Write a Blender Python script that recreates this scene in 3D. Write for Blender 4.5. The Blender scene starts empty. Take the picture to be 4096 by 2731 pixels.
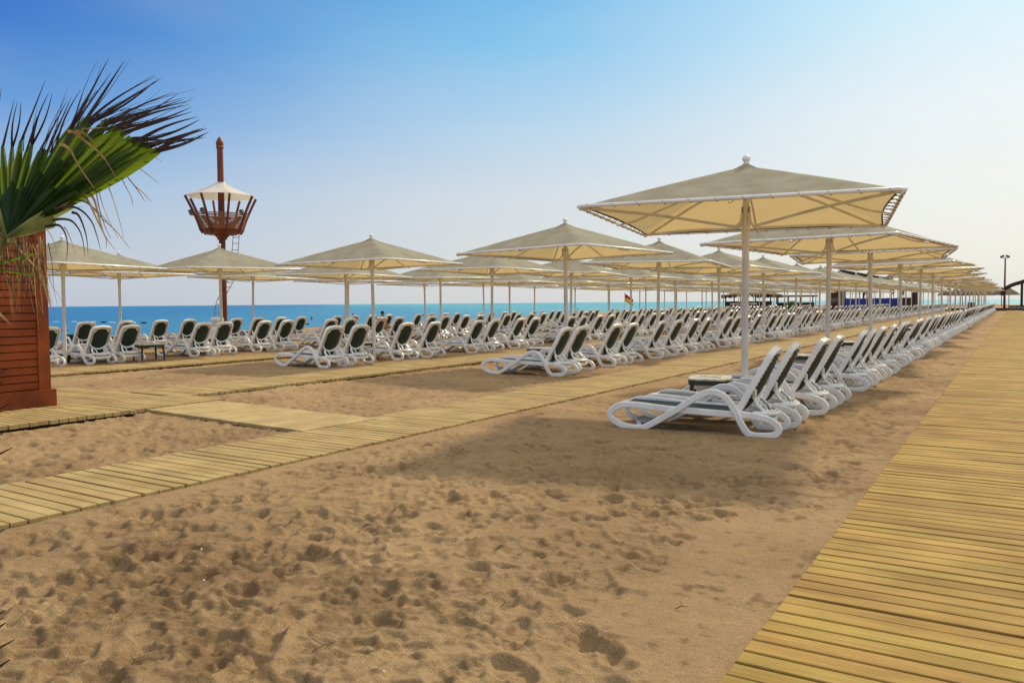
import bpy, math, random
import numpy as np
from mathutils import Vector, Matrix
random.seed(7); rng = np.random.default_rng(11)
S = bpy.context.scene
COL = S.collection
rad = math.radians

# ------------------------------------------------------------------ camera
PITCH, ROLL, YAW, EYE = rad(2.75), rad(0.45), rad(32.1), 1.55
fw = Vector((-math.sin(YAW)*math.cos(PITCH), math.cos(YAW)*math.cos(PITCH), -math.sin(PITCH)))
rt = Vector((math.cos(YAW), math.sin(YAW), 0)); up = rt.cross(fw)
r2 = rt*math.cos(ROLL) - up*math.sin(ROLL); u2 = rt*math.sin(ROLL) + up*math.cos(ROLL)
cam = bpy.data.objects.new('camera', bpy.data.cameras.new('camera')); COL.objects.link(cam)
cam.matrix_world = Matrix(((r2.x,u2.x,-fw.x,0),(r2.y,u2.y,-fw.y,0),(r2.z,u2.z,-fw.z,EYE),(0,0,0,1)))
cam.data.sensor_width = 36; cam.data.lens = 28.14; cam.data.clip_start = .05; cam.data.clip_end = 30000
S.camera = cam
def ray(x, y):                       # direction seen at a point of the 4096 px wide photo
    return fw + r2*((x-2048)/3202) - u2*((y-1365.5)/3202)
def at_depth(x, y, d): return Vector((0,0,EYE)) + ray(x,y)*d
def bearing(x, Y):                   # X of something standing at Y in column x
    v = ray(x, 1195); return v.x/v.y*Y

# ------------------------------------------------------------------ world, sun
SUN_AZ, SUN_EL = rad(6), rad(38.5)    # azimuth from +Y towards +X
w = bpy.data.worlds.new('World'); S.world = w; w.use_nodes = True
nt = w.node_tree; nt.nodes.clear()
def N(t, tree=None, **k):
    n = (tree or nt).nodes.new(t)
    for a, b in k.items(): setattr(n, a, b)
    return n
sky = N('ShaderNodeTexSky', sky_type='NISHITA', sun_disc=False, sun_elevation=SUN_EL, sun_rotation=SUN_AZ)
sky.air_density = 1.3; sky.dust_density = 2.2; sky.ozone_density = 2.5
bg = N('ShaderNodeBackground'); bg.inputs[1].default_value = .10
tc = N('ShaderNodeTexCoord')
# hazy summer sky: milky towards the horizon and the sun side, deep blue high up on the far side from the sun
sep = N('ShaderNodeSeparateXYZ'); nt.links.new(tc.outputs['Generated'], sep.inputs[0])
def ramp(stops, src):
    r = N('ShaderNodeValToRGB'); e = r.color_ramp
    e.elements[0].position = stops[0][0]; e.elements[0].color = (*stops[0][1],1)
    e.elements[1].position = stops[-1][0]; e.elements[1].color = (*stops[-1][1],1)
    for p, c_ in stops[1:-1]: k = e.elements.new(p); k.color = (*c_,1)
    nt.links.new(src, r.inputs[0]); return r.outputs[0]
zL = ramp([(0,(.54,.60,.70)),(.06,(.53,.61,.73)),(.13,(.36,.53,.76)),(.21,(.10,.31,.71)),(.30,(.012,.15,.60)),(.40,(.0,.06,.42)),(.5,(.62,.66,.70)),(.62,(1.0,.98,.92)),(1,(1.2,1.12,1.0))], sep.outputs[2])
zM = ramp([(0,(.70,.72,.73)),(.06,(.68,.72,.75)),(.13,(.65,.71,.78)),(.21,(.45,.65,.83)),(.30,(.18,.53,.84)),(.42,(.06,.36,.76)),(.52,(.75,.78,.80)),(.62,(1.0,.98,.92)),(1,(1.2,1.12,1.0))], sep.outputs[2])
zR = ramp([(0,(.78,.80,.77)),(.06,(.79,.81,.79)),(.13,(.80,.83,.82)),(.21,(.76,.84,.87)),(.34,(.50,.79,.92)),(.5,(.90,.94,.95)),(.62,(1.05,1.02,.95)),(1,(1.2,1.12,1.0))], sep.outputs[2])
dot = N('ShaderNodeVectorMath', operation='DOT_PRODUCT'); dot.inputs[1].default_value = (math.cos(YAW), math.sin(YAW), 0)
nt.links.new(tc.outputs['Generated'], dot.inputs[0])
def smooth(lo, hi):
    r = N('ShaderNodeMapRange', interpolation_type='SMOOTHSTEP'); r.inputs[1].default_value = lo; r.inputs[2].default_value = hi
    nt.links.new(dot.outputs['Value'], r.inputs[0]); return r.outputs[0]
def cmix(f, a_, b_):
    m = N('ShaderNodeMix', data_type='RGBA')
    if isinstance(f, float): m.inputs['Factor'].default_value = f
    else: nt.links.new(f, m.inputs['Factor'])
    nt.links.new(a_, m.inputs['A']); nt.links.new(b_, m.inputs['B']); return m.outputs['Result']
grad = cmix(smooth(-.05,.55), cmix(smooth(-.60,.05), zL, zM), zR)
mpw = N('ShaderNodeMapping'); mpw.inputs['Scale'].default_value = (1,1,3.5); nt.links.new(tc.outputs['Generated'], mpw.inputs[0])
nzw = N('ShaderNodeTexNoise'); nzw.inputs['Scale'].default_value = 2.3; nzw.inputs['Detail'].default_value = 6; nt.links.new(mpw.outputs[0], nzw.inputs['Vector'])
hzf = N('ShaderNodeMapRange'); hzf.inputs[1].default_value = .45; hzf.inputs[2].default_value = .75; hzf.inputs[4].default_value = .13; nt.links.new(nzw.outputs[0], hzf.inputs[0])
hzc = N('ShaderNodeRGB'); hzc.outputs[0].default_value = (.80,.82,.82,1)
grad = cmix(hzf.outputs[0], grad, hzc.outputs[0])
sc_ = N('ShaderNodeVectorMath', operation='SCALE'); sc_.inputs['Scale'].default_value = 1/.12; nt.links.new(grad, sc_.inputs[0])
bg.inputs[1].default_value = .12
nt.links.new(cmix(.88, sky.outputs[0], sc_.outputs[0]), bg.inputs[0])
out = N('ShaderNodeOutputWorld'); nt.links.new(bg.outputs[0], out.inputs[0])
sl = bpy.data.lights.new('sun', 'SUN'); sl.energy = 3.3; sl.angle = rad(2.6); sl.color = (1,.86,.62)
sun = bpy.data.objects.new('sun', sl); COL.objects.link(sun)
sd = Vector((math.sin(SUN_AZ)*math.cos(SUN_EL), math.cos(SUN_AZ)*math.cos(SUN_EL), math.sin(SUN_EL)))
sun.rotation_euler = sd.to_track_quat('Z','Y').to_euler()
S.view_settings.view_transform = 'Standard'; S.view_settings.look = 'None'
S.view_settings.exposure = 0; S.view_settings.gamma = 1
S.render.engine = 'CYCLES'

# ------------------------------------------------------------------ materials
MATS = {}
def mat(name, col, rough=.6, spec=.4, var=.12, scale=6, bump=0, bscale=40, col2=None, trans=0, tcol=None, island=0, metal=0, coords='Object'):
    m = bpy.data.materials.new(name); m.use_nodes = True; t = m.node_tree
    b = t.nodes['Principled BSDF']; b.inputs['Roughness'].default_value = rough
    b.inputs['Specular IOR Level'].default_value = spec; b.inputs['Metallic'].default_value = metal
    c = N('ShaderNodeTexCoord', t)
    nz = N('ShaderNodeTexNoise', t); nz.inputs['Scale'].default_value = scale; nz.inputs['Detail'].default_value = 5
    t.links.new(c.outputs[coords], nz.inputs['Vector'])
    mx = N('ShaderNodeMix', t, data_type='RGBA')
    c2 = col2 or tuple(x*(1-var*2.2) for x in col)
    mx.inputs['A'].default_value = (*[min(1,x*(1+var*.6)) for x in col],1); mx.inputs['B'].default_value = (*c2,1)
    rr = N('ShaderNodeMapRange', t); rr.inputs[1].default_value = .35; rr.inputs[2].default_value = .7
    t.links.new(nz.outputs[0], rr.inputs[0]); t.links.new(rr.outputs[0], mx.inputs['Factor'])
    last = mx.outputs['Result']
    if island:
        g = N('ShaderNodeNewGeometry', t); hs = N('ShaderNodeHueSaturation', t)
        r1 = N('ShaderNodeMapRange', t); r1.inputs[3].default_value = 1-island; r1.inputs[4].default_value = 1+island*.6
        t.links.new(g.outputs['Random Per Island'], r1.inputs[0]); t.links.new(r1.outputs[0], hs.inputs['Value'])
        r3 = N('ShaderNodeMath', t, operation='MULTIPLY'); r3.inputs[1].default_value = 7.3
        r4 = N('ShaderNodeMath', t, operation='FRACT'); r5 = N('ShaderNodeMapRange', t)
        r5.inputs[3].default_value = .5-island*.055; r5.inputs[4].default_value = .5+island*.055
        t.links.new(g.outputs['Random Per Island'], r3.inputs[0]); t.links.new(r3.outputs[0], r4.inputs[0]); t.links.new(r4.outputs[0], r5.inputs[0])
        t.links.new(r5.outputs[0], hs.inputs['Hue'])
        t.links.new(last, hs.inputs['Color']); last = hs.outputs[0]
    t.links.new(last, b.inputs['Base Color'])
    if bump:
        n2 = N('ShaderNodeTexNoise', t); n2.inputs['Scale'].default_value = bscale; n2.inputs['Detail'].default_value = 4
        t.links.new(c.outputs[coords], n2.inputs['Vector'])
        bp = N('ShaderNodeBump', t); bp.inputs['Strength'].default_value = bump; bp.inputs['Distance'].default_value = .01
        t.links.new(n2.outputs[0], bp.inputs['Height']); t.links.new(bp.outputs[0], b.inputs['Normal'])
    if trans:
        tr = N('ShaderNodeBsdfTranslucent', t); tr.inputs[0].default_value = (*(tcol or col),1)
        ms = N('ShaderNodeMixShader', t); ms.inputs[0].default_value = trans
        t.links.new(b.outputs[0], ms.inputs[1]); t.links.new(tr.outputs[0], ms.inputs[2])
        t.links.new(ms.outputs[0], t.nodes['Material Output'].inputs[0])
    MATS[name] = m; return m
M_white = mat('white_plastic', (.87,.87,.86), .24, .5, .05, 5)
M_cream = mat('cream_plastic', (.72,.69,.62), .42, .45, .06, 8)
M_slot = mat('dark_slot', (.05,.045,.035), .8, .2, .1)
M_sling = mat('green_mesh', (.012,.030,.021), .55, .35, .15, 3, bump=.25, bscale=500)
M_pole = mat('painted_pole', (.75,.73,.68), .45, .4, .08, 3)
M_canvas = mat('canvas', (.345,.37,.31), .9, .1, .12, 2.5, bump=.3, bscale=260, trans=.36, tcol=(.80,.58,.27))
M_hem = mat('canvas_hem', (.10,.085,.05), .9, .1, .1)
M_dgreen = mat('dark_green_plastic', (.012,.022,.016), .4, .5, .1)
M_tabtop = mat('pale_tabletop', (.50,.48,.40), .5, .4, .2, 9)
M_redwood = mat('redwood_paint', (.235,.048,.010), .5, .25, .24, 1.6, bump=.35, bscale=30)
M_mast = mat('mast_paint', (.19,.045,.020), .5, .35, .15, 2)
M_slat = mat('teak_slats', (.30,.115,.042), .55, .3, .15, 4)
M_roofw = mat('white_canvas', (.78,.74,.68), .8, .2, .05, 2, trans=.3, tcol=(.8,.75,.65))
M_steel = mat('floodlight_metal', (.12,.12,.12), .45, .5, .1)
M_lampglass = mat('floodlight_glass', (.5,.52,.52), .15, .6, .1)
M_rope = mat('rope', (.30,.22,.12), .9, .1, .1)
M_thatch = mat('thatch', (.20,.155,.10), .95, .1, .25, 8, bump=.8, bscale=20)
M_darkw = mat('dark_timber', (.05,.030,.022), .7, .3, .2)
M_brown = mat('brown_boards', (.10,.035,.018), .6, .3, .2, 3)
M_blue = mat('blue_tarpaulin', (.010,.035,.28), .45, .5, .15, 2)
M_stone = mat('pale_stone', (.50,.42,.30), .9, .2, .2, 6)
M_roofd = mat('dark_roofing', (.035,.036,.042), .6, .4, .1)
M_skin = mat('skin', (.42,.20,.12), .55, .4, .08)
M_cloth = mat('red_cloth', (.35,.04,.03), .8, .2, .1)
M_cloth2 = mat('dark_cloth', (.03,.03,.05), .8, .2, .1)
M_hair = mat('dark_hair', (.015,.01,.008), .6, .4, .1)
M_towel = mat('white_towel', (.78,.78,.77), .95, .05, .05, 20, bump=.6, bscale=90)
M_red = mat('red_plastic', (.45,.02,.015), .5, .4, .1)
M_yellow = mat('yellow_cloth', (.75,.52,.03), .8, .2, .08, trans=.3)
M_redf = mat('red_flag_cloth', (.60,.02,.02), .8, .2, .08, trans=.3)
M_basket = mat('green_basket', (.10,.15,.04), .6, .3, .35, 25)
M_leafg = mat('palm_green', (.028,.058,.009), .5, .12, .3, 7, trans=.42, tcol=(.26,.38,.02))
M_leafy = mat('palm_yellow_green', (.26,.27,.07), .5, .4, .3, 9, trans=.35, tcol=(.40,.42,.10))
M_leafd = mat('palm_dry_dark', (.055,.030,.022), .7, .3, .3, 9)
M_leafs = mat('palm_straw', (.46,.31,.14), .8, .2, .3, 12, trans=.25, tcol=(.45,.28,.1))
M_trunk = mat('palm_bark', (.07,.035,.02), .95, .1, .3, 10, bump=1, bscale=20)
M_shell = mat('shell', (.62,.56,.48), .5, .4, .1)
M_twig = mat('twig', (.16,.10,.06), .9, .1, .2)
M_shrub = mat('shrub_leaves', (.05,.12,.02), .6, .3, .3, trans=.3, tcol=(.15,.3,.04))

def plank_mat(name, col, stain, isl=.22):
    m = mat(name, col, .8, .12, .10, 2.2, island=isl*.62, bump=.25, bscale=60)
    t = m.node_tree; b = t.nodes['Principled BSDF']
    src = b.inputs['Base Color'].links[0].from_socket
    c = N('ShaderNodeTexCoord', t); mp = N('ShaderNodeMapping', t); mp.inputs['Scale'].default_value = (.35,1.3,1)
    t.links.new(c.outputs['Object'], mp.inputs[0])
    nz = N('ShaderNodeTexNoise', t); nz.inputs['Scale'].default_value = 1.9; nz.inputs['Detail'].default_value = 7; nz.inputs['Roughness'].default_value = .62
    t.links.new(mp.outputs[0], nz.inputs['Vector'])
    r = N('ShaderNodeMapRange', t); r.inputs[1].default_value = .48; r.inputs[2].default_value = .70; r.inputs[4].default_value = .8
    t.links.new(nz.outputs[0], r.inputs[0])
    mx = N('ShaderNodeMix', t, data_type='RGBA'); mx.inputs['B'].default_value = (*stain,1)
    t.links.new(r.outputs[0], mx.inputs['Factor']); t.links.new(src, mx.inputs['A'])
    # grain running along each plank
    m2 = N('ShaderNodeMapping', t); m2.inputs['Scale'].default_value = (1.6,70,1)
    t.links.new(c.outputs['Object'], m2.inputs[0])
    n3 = N('ShaderNodeTexNoise', t); n3.inputs['Scale'].default_value = 1; n3.inputs['Detail'].default_value = 6
    t.links.new(m2.outputs[0], n3.inputs['Vector'])
    r3 = N('ShaderNodeMapRange', t); r3.inputs[1].default_value = .3; r3.inputs[2].default_value = .7; r3.inputs[3].default_value = .78; r3.inputs[4].default_value = 1.12
    t.links.new(n3.outputs[0], r3.inputs[0])
    hv = N('ShaderNodeVectorMath', t, operation='SCALE'); t.links.new(mx.outputs['Result'], hv.inputs[0]); t.links.new(r3.outputs[0], hv.inputs['Scale'])
    # fine specks of sand and dirt
    n4 = N('ShaderNodeTexNoise', t); n4.inputs['Scale'].default_value = 16; n4.inputs['Detail'].default_value = 8; n4.inputs['Roughness'].default_value = .75
    t.links.new(c.outputs['Object'], n4.inputs['Vector'])
    r6 = N('ShaderNodeMapRange', t); r6.inputs[1].default_value = .63; r6.inputs[2].default_value = .70; r6.inputs[4].default_value = .55
    t.links.new(n4.outputs[0], r6.inputs[0])
    m5 = N('ShaderNodeMix', t, data_type='RGBA'); m5.inputs['B'].default_value = (.16,.10,.05,1)
    t.links.new(r6.outputs[0], m5.inputs['Factor']); t.links.new(hv.outputs[0], m5.inputs['A'])
    t.links.new(m5.outputs['Result'], b.inputs['Base Color'])
    return m
M_plank = plank_mat('boardwalk_planks', (.40,.262,.074), (.20,.10,.03))
M_plank2 = plank_mat('walkway_planks', (.44,.325,.145), (.30,.19,.075), .15)
M_plank3 = plank_mat('pale_planks', (.47,.355,.17), (.36,.25,.11), .10)
M_under = mat('plank_underside', (.05,.032,.016), .9, .1, .2)

# sand
ms = bpy.data.materials.new('sand'); ms.use_nodes = True; t = ms.node_tree; b = t.nodes['Principled BSDF']
b.inputs['Roughness'].default_value = .95; b.inputs['Specular IOR Level'].default_value = .15
c = N('ShaderNodeTexCoord', t)
def noise(s, d=5, ro=.55):
    n = N('ShaderNodeTexNoise', t); n.inputs['Scale'].default_value = s; n.inputs['Detail'].default_value = d; n.inputs['Roughness'].default_value = ro
    t.links.new(c.outputs['Object'], n.inputs['Vector']); return n.outputs[0]
def rng_(sock, a, b_, lo=0, hi=1):
    r = N('ShaderNodeMapRange', t); r.inputs[1].default_value = a; r.inputs[2].default_value = b_; r.inputs[3].default_value = lo; r.inputs[4].default_value = hi
    t.links.new(sock, r.inputs[0]); return r.outputs[0]
def mix(f, a, b_):
    m = N('ShaderNodeMix', t, data_type='RGBA')
    t.links.new(f, m.inputs['Factor'])
    for s, v in (('A', a), ('B', b_)):
        if isinstance(v, tuple): m.inputs[s].default_value = (*v,1)
        else: t.links.new(v, m.inputs[s])
    return m.outputs['Result']
base = mix(rng_(noise(.55,4), .38,.66), (.425,.290,.150), (.30,.195,.100))
base = mix(rng_(noise(9,6,.7), .45,.75, 0,.45), base, (.25,.155,.085))
base = mix(rng_(noise(130,3,.75), .50,.70, 0,.85), base, (.13,.078,.04))      # dark grains
base = mix(rng_(noise(80,2,.6), .68,.74, 0,.85), base, (.68,.60,.46))         # shell specks
at = N('ShaderNodeAttribute', t, attribute_name='damp')
base = mix(rng_(at.outputs['Fac'], 0,1, 0,.55), base, (.16,.098,.05))
t.links.new(base, b.inputs['Base Color'])
bp = N('ShaderNodeBump', t); bp.inputs['Strength'].default_value = .9; bp.inputs['Distance'].default_value = .016
t.links.new(noise(60,6,.75), bp.inputs['Height'])
bp2 = N('ShaderNodeBump', t); bp2.inputs['Strength'].default_value = .5; bp2.inputs['Distance'].default_value = .03
t.links.new(noise(11,5,.6), bp2.inputs['Height']); t.links.new(bp.outputs[0], bp2.inputs['Normal']); t.links.new(bp2.outputs[0], b.inputs['Normal'])
M_sand = ms

# sea
mw = bpy.data.materials.new('sea_water'); mw.use_nodes = True; t = mw.node_tree; b = t.nodes['Principled BSDF']
b.inputs['Roughness'].default_value = .35; b.inputs['IOR'].default_value = 1.33; b.inputs['Specular IOR Level'].default_value = .12
c = N('ShaderNodeTexCoord', t)
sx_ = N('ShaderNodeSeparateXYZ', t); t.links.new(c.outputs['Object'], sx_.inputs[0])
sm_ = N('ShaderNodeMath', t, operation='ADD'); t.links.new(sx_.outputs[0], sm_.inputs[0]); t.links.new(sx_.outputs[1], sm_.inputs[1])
b1 = mix(rng_(sm_.outputs[0], -60,110), (.0003,.15,.37), (.07,.34,.43))       # sun-side glare painted into the colour: deep blue left, paler up the coast
mp = N('ShaderNodeMapping', t); mp.inputs['Rotation'].default_value = (0,0,rad(25)); mp.inputs['Scale'].default_value = (1,.35,1)
t.links.new(c.outputs['Object'], mp.inputs[0])
nn = N('ShaderNodeTexNoise', t); nn.inputs['Scale'].default_value = .55; nn.inputs['Detail'].default_value = 7; nn.inputs['Roughness'].default_value = .65
t.links.new(mp.outputs[0], nn.inputs['Vector'])
b1 = mix(rng_(nn.outputs[0], .50,.66, 0,.45), b1, (.001,.07,.22))
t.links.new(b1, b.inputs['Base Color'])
bp = N('ShaderNodeBump', t); bp.inputs['Strength'].default_value = 1; bp.inputs['Distance'].default_value = .7
t.links.new(nn.outputs[0], bp.inputs['Height']); t.links.new(bp.outputs[0], b.inputs['Normal'])
M_sea = mw

# ------------------------------------------------------------------ mesh helpers
class MB:
    def __init__(s): s.v=[]; s.f=[]; s.m=[]; s.mats=[]
    def mi(s, m):
        if m not in s.mats: s.mats.append(m)
        return s.mats.index(m)
    def add(s, vs, fs, m):
        o=len(s.v); k=s.mi(m); s.v += [tuple(p) for p in vs]; s.f += [tuple(i+o for i in f) for f in fs]; s.m += [k]*len(fs)
    def box(s, a, b, m, rot=None, at=None):
        x0,y0,z0=a; x1,y1,z1=b
        vs=[(x0,y0,z0),(x1,y0,z0),(x1,y1,z0),(x0,y1,z0),(x0,y0,z1),(x1,y0,z1),(x1,y1,z1),(x0,y1,z1)]
        if rot is not None: vs=[rot@Vector(p) for p in vs]
        if at is not None: vs=[Vector(p)+Vector(at) for p in vs]
        s.add(vs,[(3,2,1,0),(4,5,6,7),(0,1,5,4),(1,2,6,5),(2,3,7,6),(3,0,4,7)],m)
    def sweep(s, pts, sec, m, closed=False, upv=(0,0,1), cap=True, scale=None):
        # pts: path; sec: list of (a,b): a along the binormal, b along the normal
        P=[Vector(p) for p in pts]; n=len(P); upv=Vector(upv); k=len(sec); vs=[]
        for i in range(n):
            t_ = (P[(i+1)%n]-P[i-1]) if closed else (P[min(i+1,n-1)]-P[max(i-1,0)])
            if t_.length<1e-9: t_=Vector((1,0,0))
            t_.normalize(); bi=t_.cross(upv)
            if bi.length<1e-4: bi=t_.cross(Vector((1,0.01,0)))
            bi.normalize(); nn_=bi.cross(t_); q=scale[i] if scale else 1
            vs += [P[i]+bi*a*q+nn_*b_*q for a,b_ in sec]
        fs=[]
        for i in range(n if closed else n-1):
            j=(i+1)%n
            for c_ in range(k):
                d_=(c_+1)%k; fs.append((i*k+c_, i*k+d_, j*k+d_, j*k+c_))
        if cap and not closed: fs += [tuple(range(k))[::-1], tuple((n-1)*k+c_ for c_ in range(k))]
        s.add(vs,fs,m)
    def tube(s, pts, r, m, n=8, closed=False, scale=None, upv=(0,0,1)):
        s.sweep(pts,[(r*math.cos(2*math.pi*i/n), r*math.sin(2*math.pi*i/n)) for i in range(n)],m,closed,upv,True,scale)
    def lathe(s, prof, m, n=16, at=(0,0,0)):
        vs=[]; fs=[]
        for r,z in prof: vs += [(at[0]+r*math.cos(2*math.pi*i/n), at[1]+r*math.sin(2*math.pi*i/n), at[2]+z) for i in range(n)]
        for j in range(len(prof)-1):
            for i in range(n): fs.append((j*n+i, j*n+(i+1)%n, (j+1)*n+(i+1)%n, (j+1)*n+i))
        fs += [tuple(range(n))[::-1], tuple((len(prof)-1)*n+i for i in range(n))]
        s.add(vs,fs,m)
    def build(s, name, parent=None, smooth=False):
        me=bpy.data.meshes.new(name); me.from_pydata(s.v,[],s.f)
        for m in s.mats: me.materials.append(m)
        me.polygons.foreach_set('material_index', s.m)
        if smooth:
            me.polygons.foreach_set('use_smooth',[True]*len(s.f))
            try: me.set_sharp_from_angle(angle=rad(38))
            except Exception: pass
        me.update()
        o=bpy.data.objects.new(name,me); COL.objects.link(o)
        if parent is not None: o.parent=parent
        return o
def tag(o, label=None, cat=None, group=None, kind=None):
    if label: o['label']=label
    if cat: o['category']=cat
    if group: o['group']=group
    if kind: o['kind']=kind
    return o
def empty(name, loc=(0,0,0), rz=0):
    o=bpy.data.objects.new(name,None); o.empty_display_size=.2; COL.objects.link(o); o.location=loc; o.rotation_euler=(0,0,rz); return o
def copy_tree(o, parent=None):
    c_=o.copy(); COL.objects.link(c_)
    if parent is not None: c_.parent=parent
    for ch in list(o.children): copy_tree(ch, c_)
    return c_
def catmull(P, k=4, closed=False):
    P=[Vector(p) for p in P]; n=len(P); out_=[]
    rngi = range(n) if closed else range(n-1)
    for i in rngi:
        p0 = P[(i-1)%n] if closed or i>0 else P[0]*2-P[1]
        p1=P[i]; p2=P[(i+1)%n]; p3 = P[(i+2)%n] if closed or i+2<n else P[-1]*2-P[-2]
        for j in range(k):
            t_=j/k; out_.append(.5*((2*p1)+(p2-p0)*t_+(2*p0-5*p1+4*p2-p3)*t_*t_+(3*p1-p0-3*p2+p3)*t_**3))
    if not closed: out_.append(P[-1])
    return out_
def rsec(w_, h_, c_=.25):    # bevelled rectangular section
    a,b_=w_/2,h_/2; q=min(a,b_)*c_*2
    return [(a,-b_+q),(a,b_-q),(a-q,b_),(-a+q,b_),(-a,b_-q),(-a,-b_+q),(-a+q,-b_),(a-q,-b_)]
ORD = ['first','second','third','fourth','fifth','sixth','seventh','eighth','ninth','tenth','eleventh','twelfth','thirteenth','fourteenth','fifteenth','sixteenth','seventeenth','eighteenth','nineteenth','twentieth','twenty-first','twenty-second']

# ------------------------------------------------------------------ decks: boards laid across, one mesh each
DECKS=[]
def deck(label, o, ang, length, width, pitch, top, thick, m, gap=.017, jit=.010, cat='boardwalk', holes=None):
    # origin o = middle of the near end; runs along direction ang (from +Y, anticlockwise); boards lie across it
    q=MB(); y=0; i=0; r=random.Random(str(o))
    while y<length:
        p_=pitch*(1+r.uniform(-.03,.03))
        far = y>40
        g=gap*(1.0 if not far else 1.3)*r.choice((.6,.8,1,1,1.1,1.9))
        a0=r.uniform(-jit,jit); a1=r.uniform(-jit,jit); dz=r.uniform(-.002,.002); tw=r.uniform(-.0022,.0022)
        x0=-width/2+a0; x1=width/2+a1
        vs=[]
        for z0,ins in ((top-thick,0),(top-.004,0),(top,.004)):
            for (xx,yy) in ((x0+ins,y+ins),(x1-ins,y+ins),(x1-ins,y+p_-g-ins),(x0+ins,y+p_-g-ins)):
                vs.append((xx,yy+tw*xx*2,z0+dz))
        fs=[(8,9,10,11)]
        for k_ in (0,4):
            for c_ in range(4): d_=(c_+1)%4; fs.append((k_+c_,k_+d_,k_+4+d_,k_+4+c_))
        q.add(vs,fs,m); y+=p_; i+=1
    # bearers underneath
    for xx in (-width/2+.12,0,width/2-.12):
        q.box((xx-.035,0.01,top-thick-.06),(xx+.035,length-.02,top-thick-.003),M_under)
    ob=q.build('boardwalk'); ob.location=(o[0],o[1],0); ob.rotation_euler=(0,0,ang)
    tag(ob,label,None,None,'structure'); DECKS.append((o[0],o[1],ang,length,width,top)); return ob
deck('wide yellow timber boardwalk running away at the right edge of the sand', (-.13,1.6), rad(-.06), 123.5, 1.67, .130, .045,.035,M_plank, jit=.004)
deck('timber walkway between the front lounger row and the second row', (-6.60,.9), rad(-.15), 124, 1.36, .128, .04,.03,M_plank2)
deck('timber walkway between the second and third lounger rows', (-12.32,8.22), rad(-.05), 122, 1.42, .128, .060,.05,M_plank2)
deck('timber walkway between the third and fourth lounger rows', (-18.65,4.0), rad(-.05), 120, 1.38, .128, .055,.045,M_plank2)
deck('timber walkway between the fourth and fifth lounger rows', (-24.3,4.0), rad(0), 118, 1.36, .128, .055,.045,M_plank2)
deck('pale cross deck joining the hut platform to the second walkway', (-10.70,7.60), rad(-94.6), 3.58, 1.22, .097, .049,.04,M_plank3, gap=.004)
deck('platform deck in front of the red hut', (-11.33,-1.5), rad(-.6), 9.75, 1.20, .125, .068,.055,M_plank2)
deck('platform deck running under the red hut', (-13.41,-1.5), rad(-.6), 9.55, 2.90, .125, .066,.055,M_plank2)
deck('cross boardwalk at the far end of the sand', (-44,127.2), rad(-90), 60, 2.2, .14, .10,.08,M_plank2)

# ------------------------------------------------------------------ sand sheet with footprints
def vnoise(X, Y, sc, seed):
    r=np.random.default_rng(seed); L=r.random((256,256)); x=X/sc+1000.37*seed%97; y=Y/sc+57.1
    xi=np.floor(x).astype(int); yi=np.floor(y).astype(int); fx=x-xi; fy=y-yi; fx=fx*fx*(3-2*fx); fy=fy*fy*(3-2*fy)
    g=lambda a,b_: L[a&255,b_&255]
    return (g(xi,yi)*(1-fx)+g(xi+1,yi)*fx)*(1-fy)+(g(xi,yi+1)*(1-fx)+g(xi+1,yi+1)*fx)*fy-.5
th=[]; a=-180.0                       # finer where the beach is seen, coarse behind
lo,hi=-80.0,18.0
while a<180:
    th.append(a); a += .15 if lo<=a<hi else 3.0
th=np.radians(np.array(th))
R_=[.35,.7,1.0]
while R_[-1]<9: R_.append(R_[-1]*(1.0036 if R_[-1]>1.9 else 1.02))
while R_[-1]<30: R_.append(R_[-1]*1.006)
while R_[-1]<70: R_.append(R_[-1]*1.009)
while R_[-1]<600: R_.append(R_[-1]*1.03)
while R_[-1]<9000: R_.append(R_[-1]*1.3)
R_=np.array(R_)
RR,TT=np.meshgrid(R_,th,indexing='ij')
GX=RR*np.sin(TT); GY=RR*np.cos(TT)
Z=.040*vnoise(GX,GY,2.6,1)+.012*vnoise(GX,GY,.9,2)+.013*vnoise(GX,GY,.33,3)
fine=RR<30
Z+=np.where(fine,.005*vnoise(GX,GY,.14,4)+.0028*vnoise(GX,GY,.055,5)+.0014*vnoise(GX,GY,.025,6),0)
damp=np.zeros_like(Z)
def blob(x,y,sx,sy,rot,amp):
    dx,dy=GX-x,GY-y; c_,s_=math.cos(rot),math.sin(rot); u=(dx*c_+dy*s_)/sx; v=(-dx*s_+dy*c_)/sy
    return amp*np.exp(-(u*u+v*v))
for x,y,sx,sy,ro,am in ((-3.55,3.1,.65,.5,.3,1.25),(-2.8,3.0,.35,.35,0,.9),(-3.2,2.2,.45,.3,.2,.9),(-3.9,2.35,.55,.35,.1,1.15),(-2.75,3.75,.35,.4,.8,.8),(-2.45,2.35,.2,.35,.5,.75),(-2.1,2.9,.2,.3,.5,.6),(-3.0,4.1,.5,.28,.6,.7),(-1.85,2.5,.22,.25,0,.55),(-1.7,6.4,.5,1.1,.2,.22),(-1.9,10,.6,3,0,.22),(-4.5,2.9,.6,.5,.2,.9)):
    damp+=blob(x,y,sx,sy,ro,am)
nz_=.6*vnoise(GX,GY,.35,8)+.7*vnoise(GX,GY,.12,9)+.7*vnoise(GX,GY,.045,10)
dampm=np.clip((damp*.70+nz_*2.3-.50)*2.0,0,1)
Z+=np.where(RR<9, dampm*(.020*vnoise(GX,GY,.05,12)+.018*vnoise(GX,GY,.022,13)+.002),0)
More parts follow.
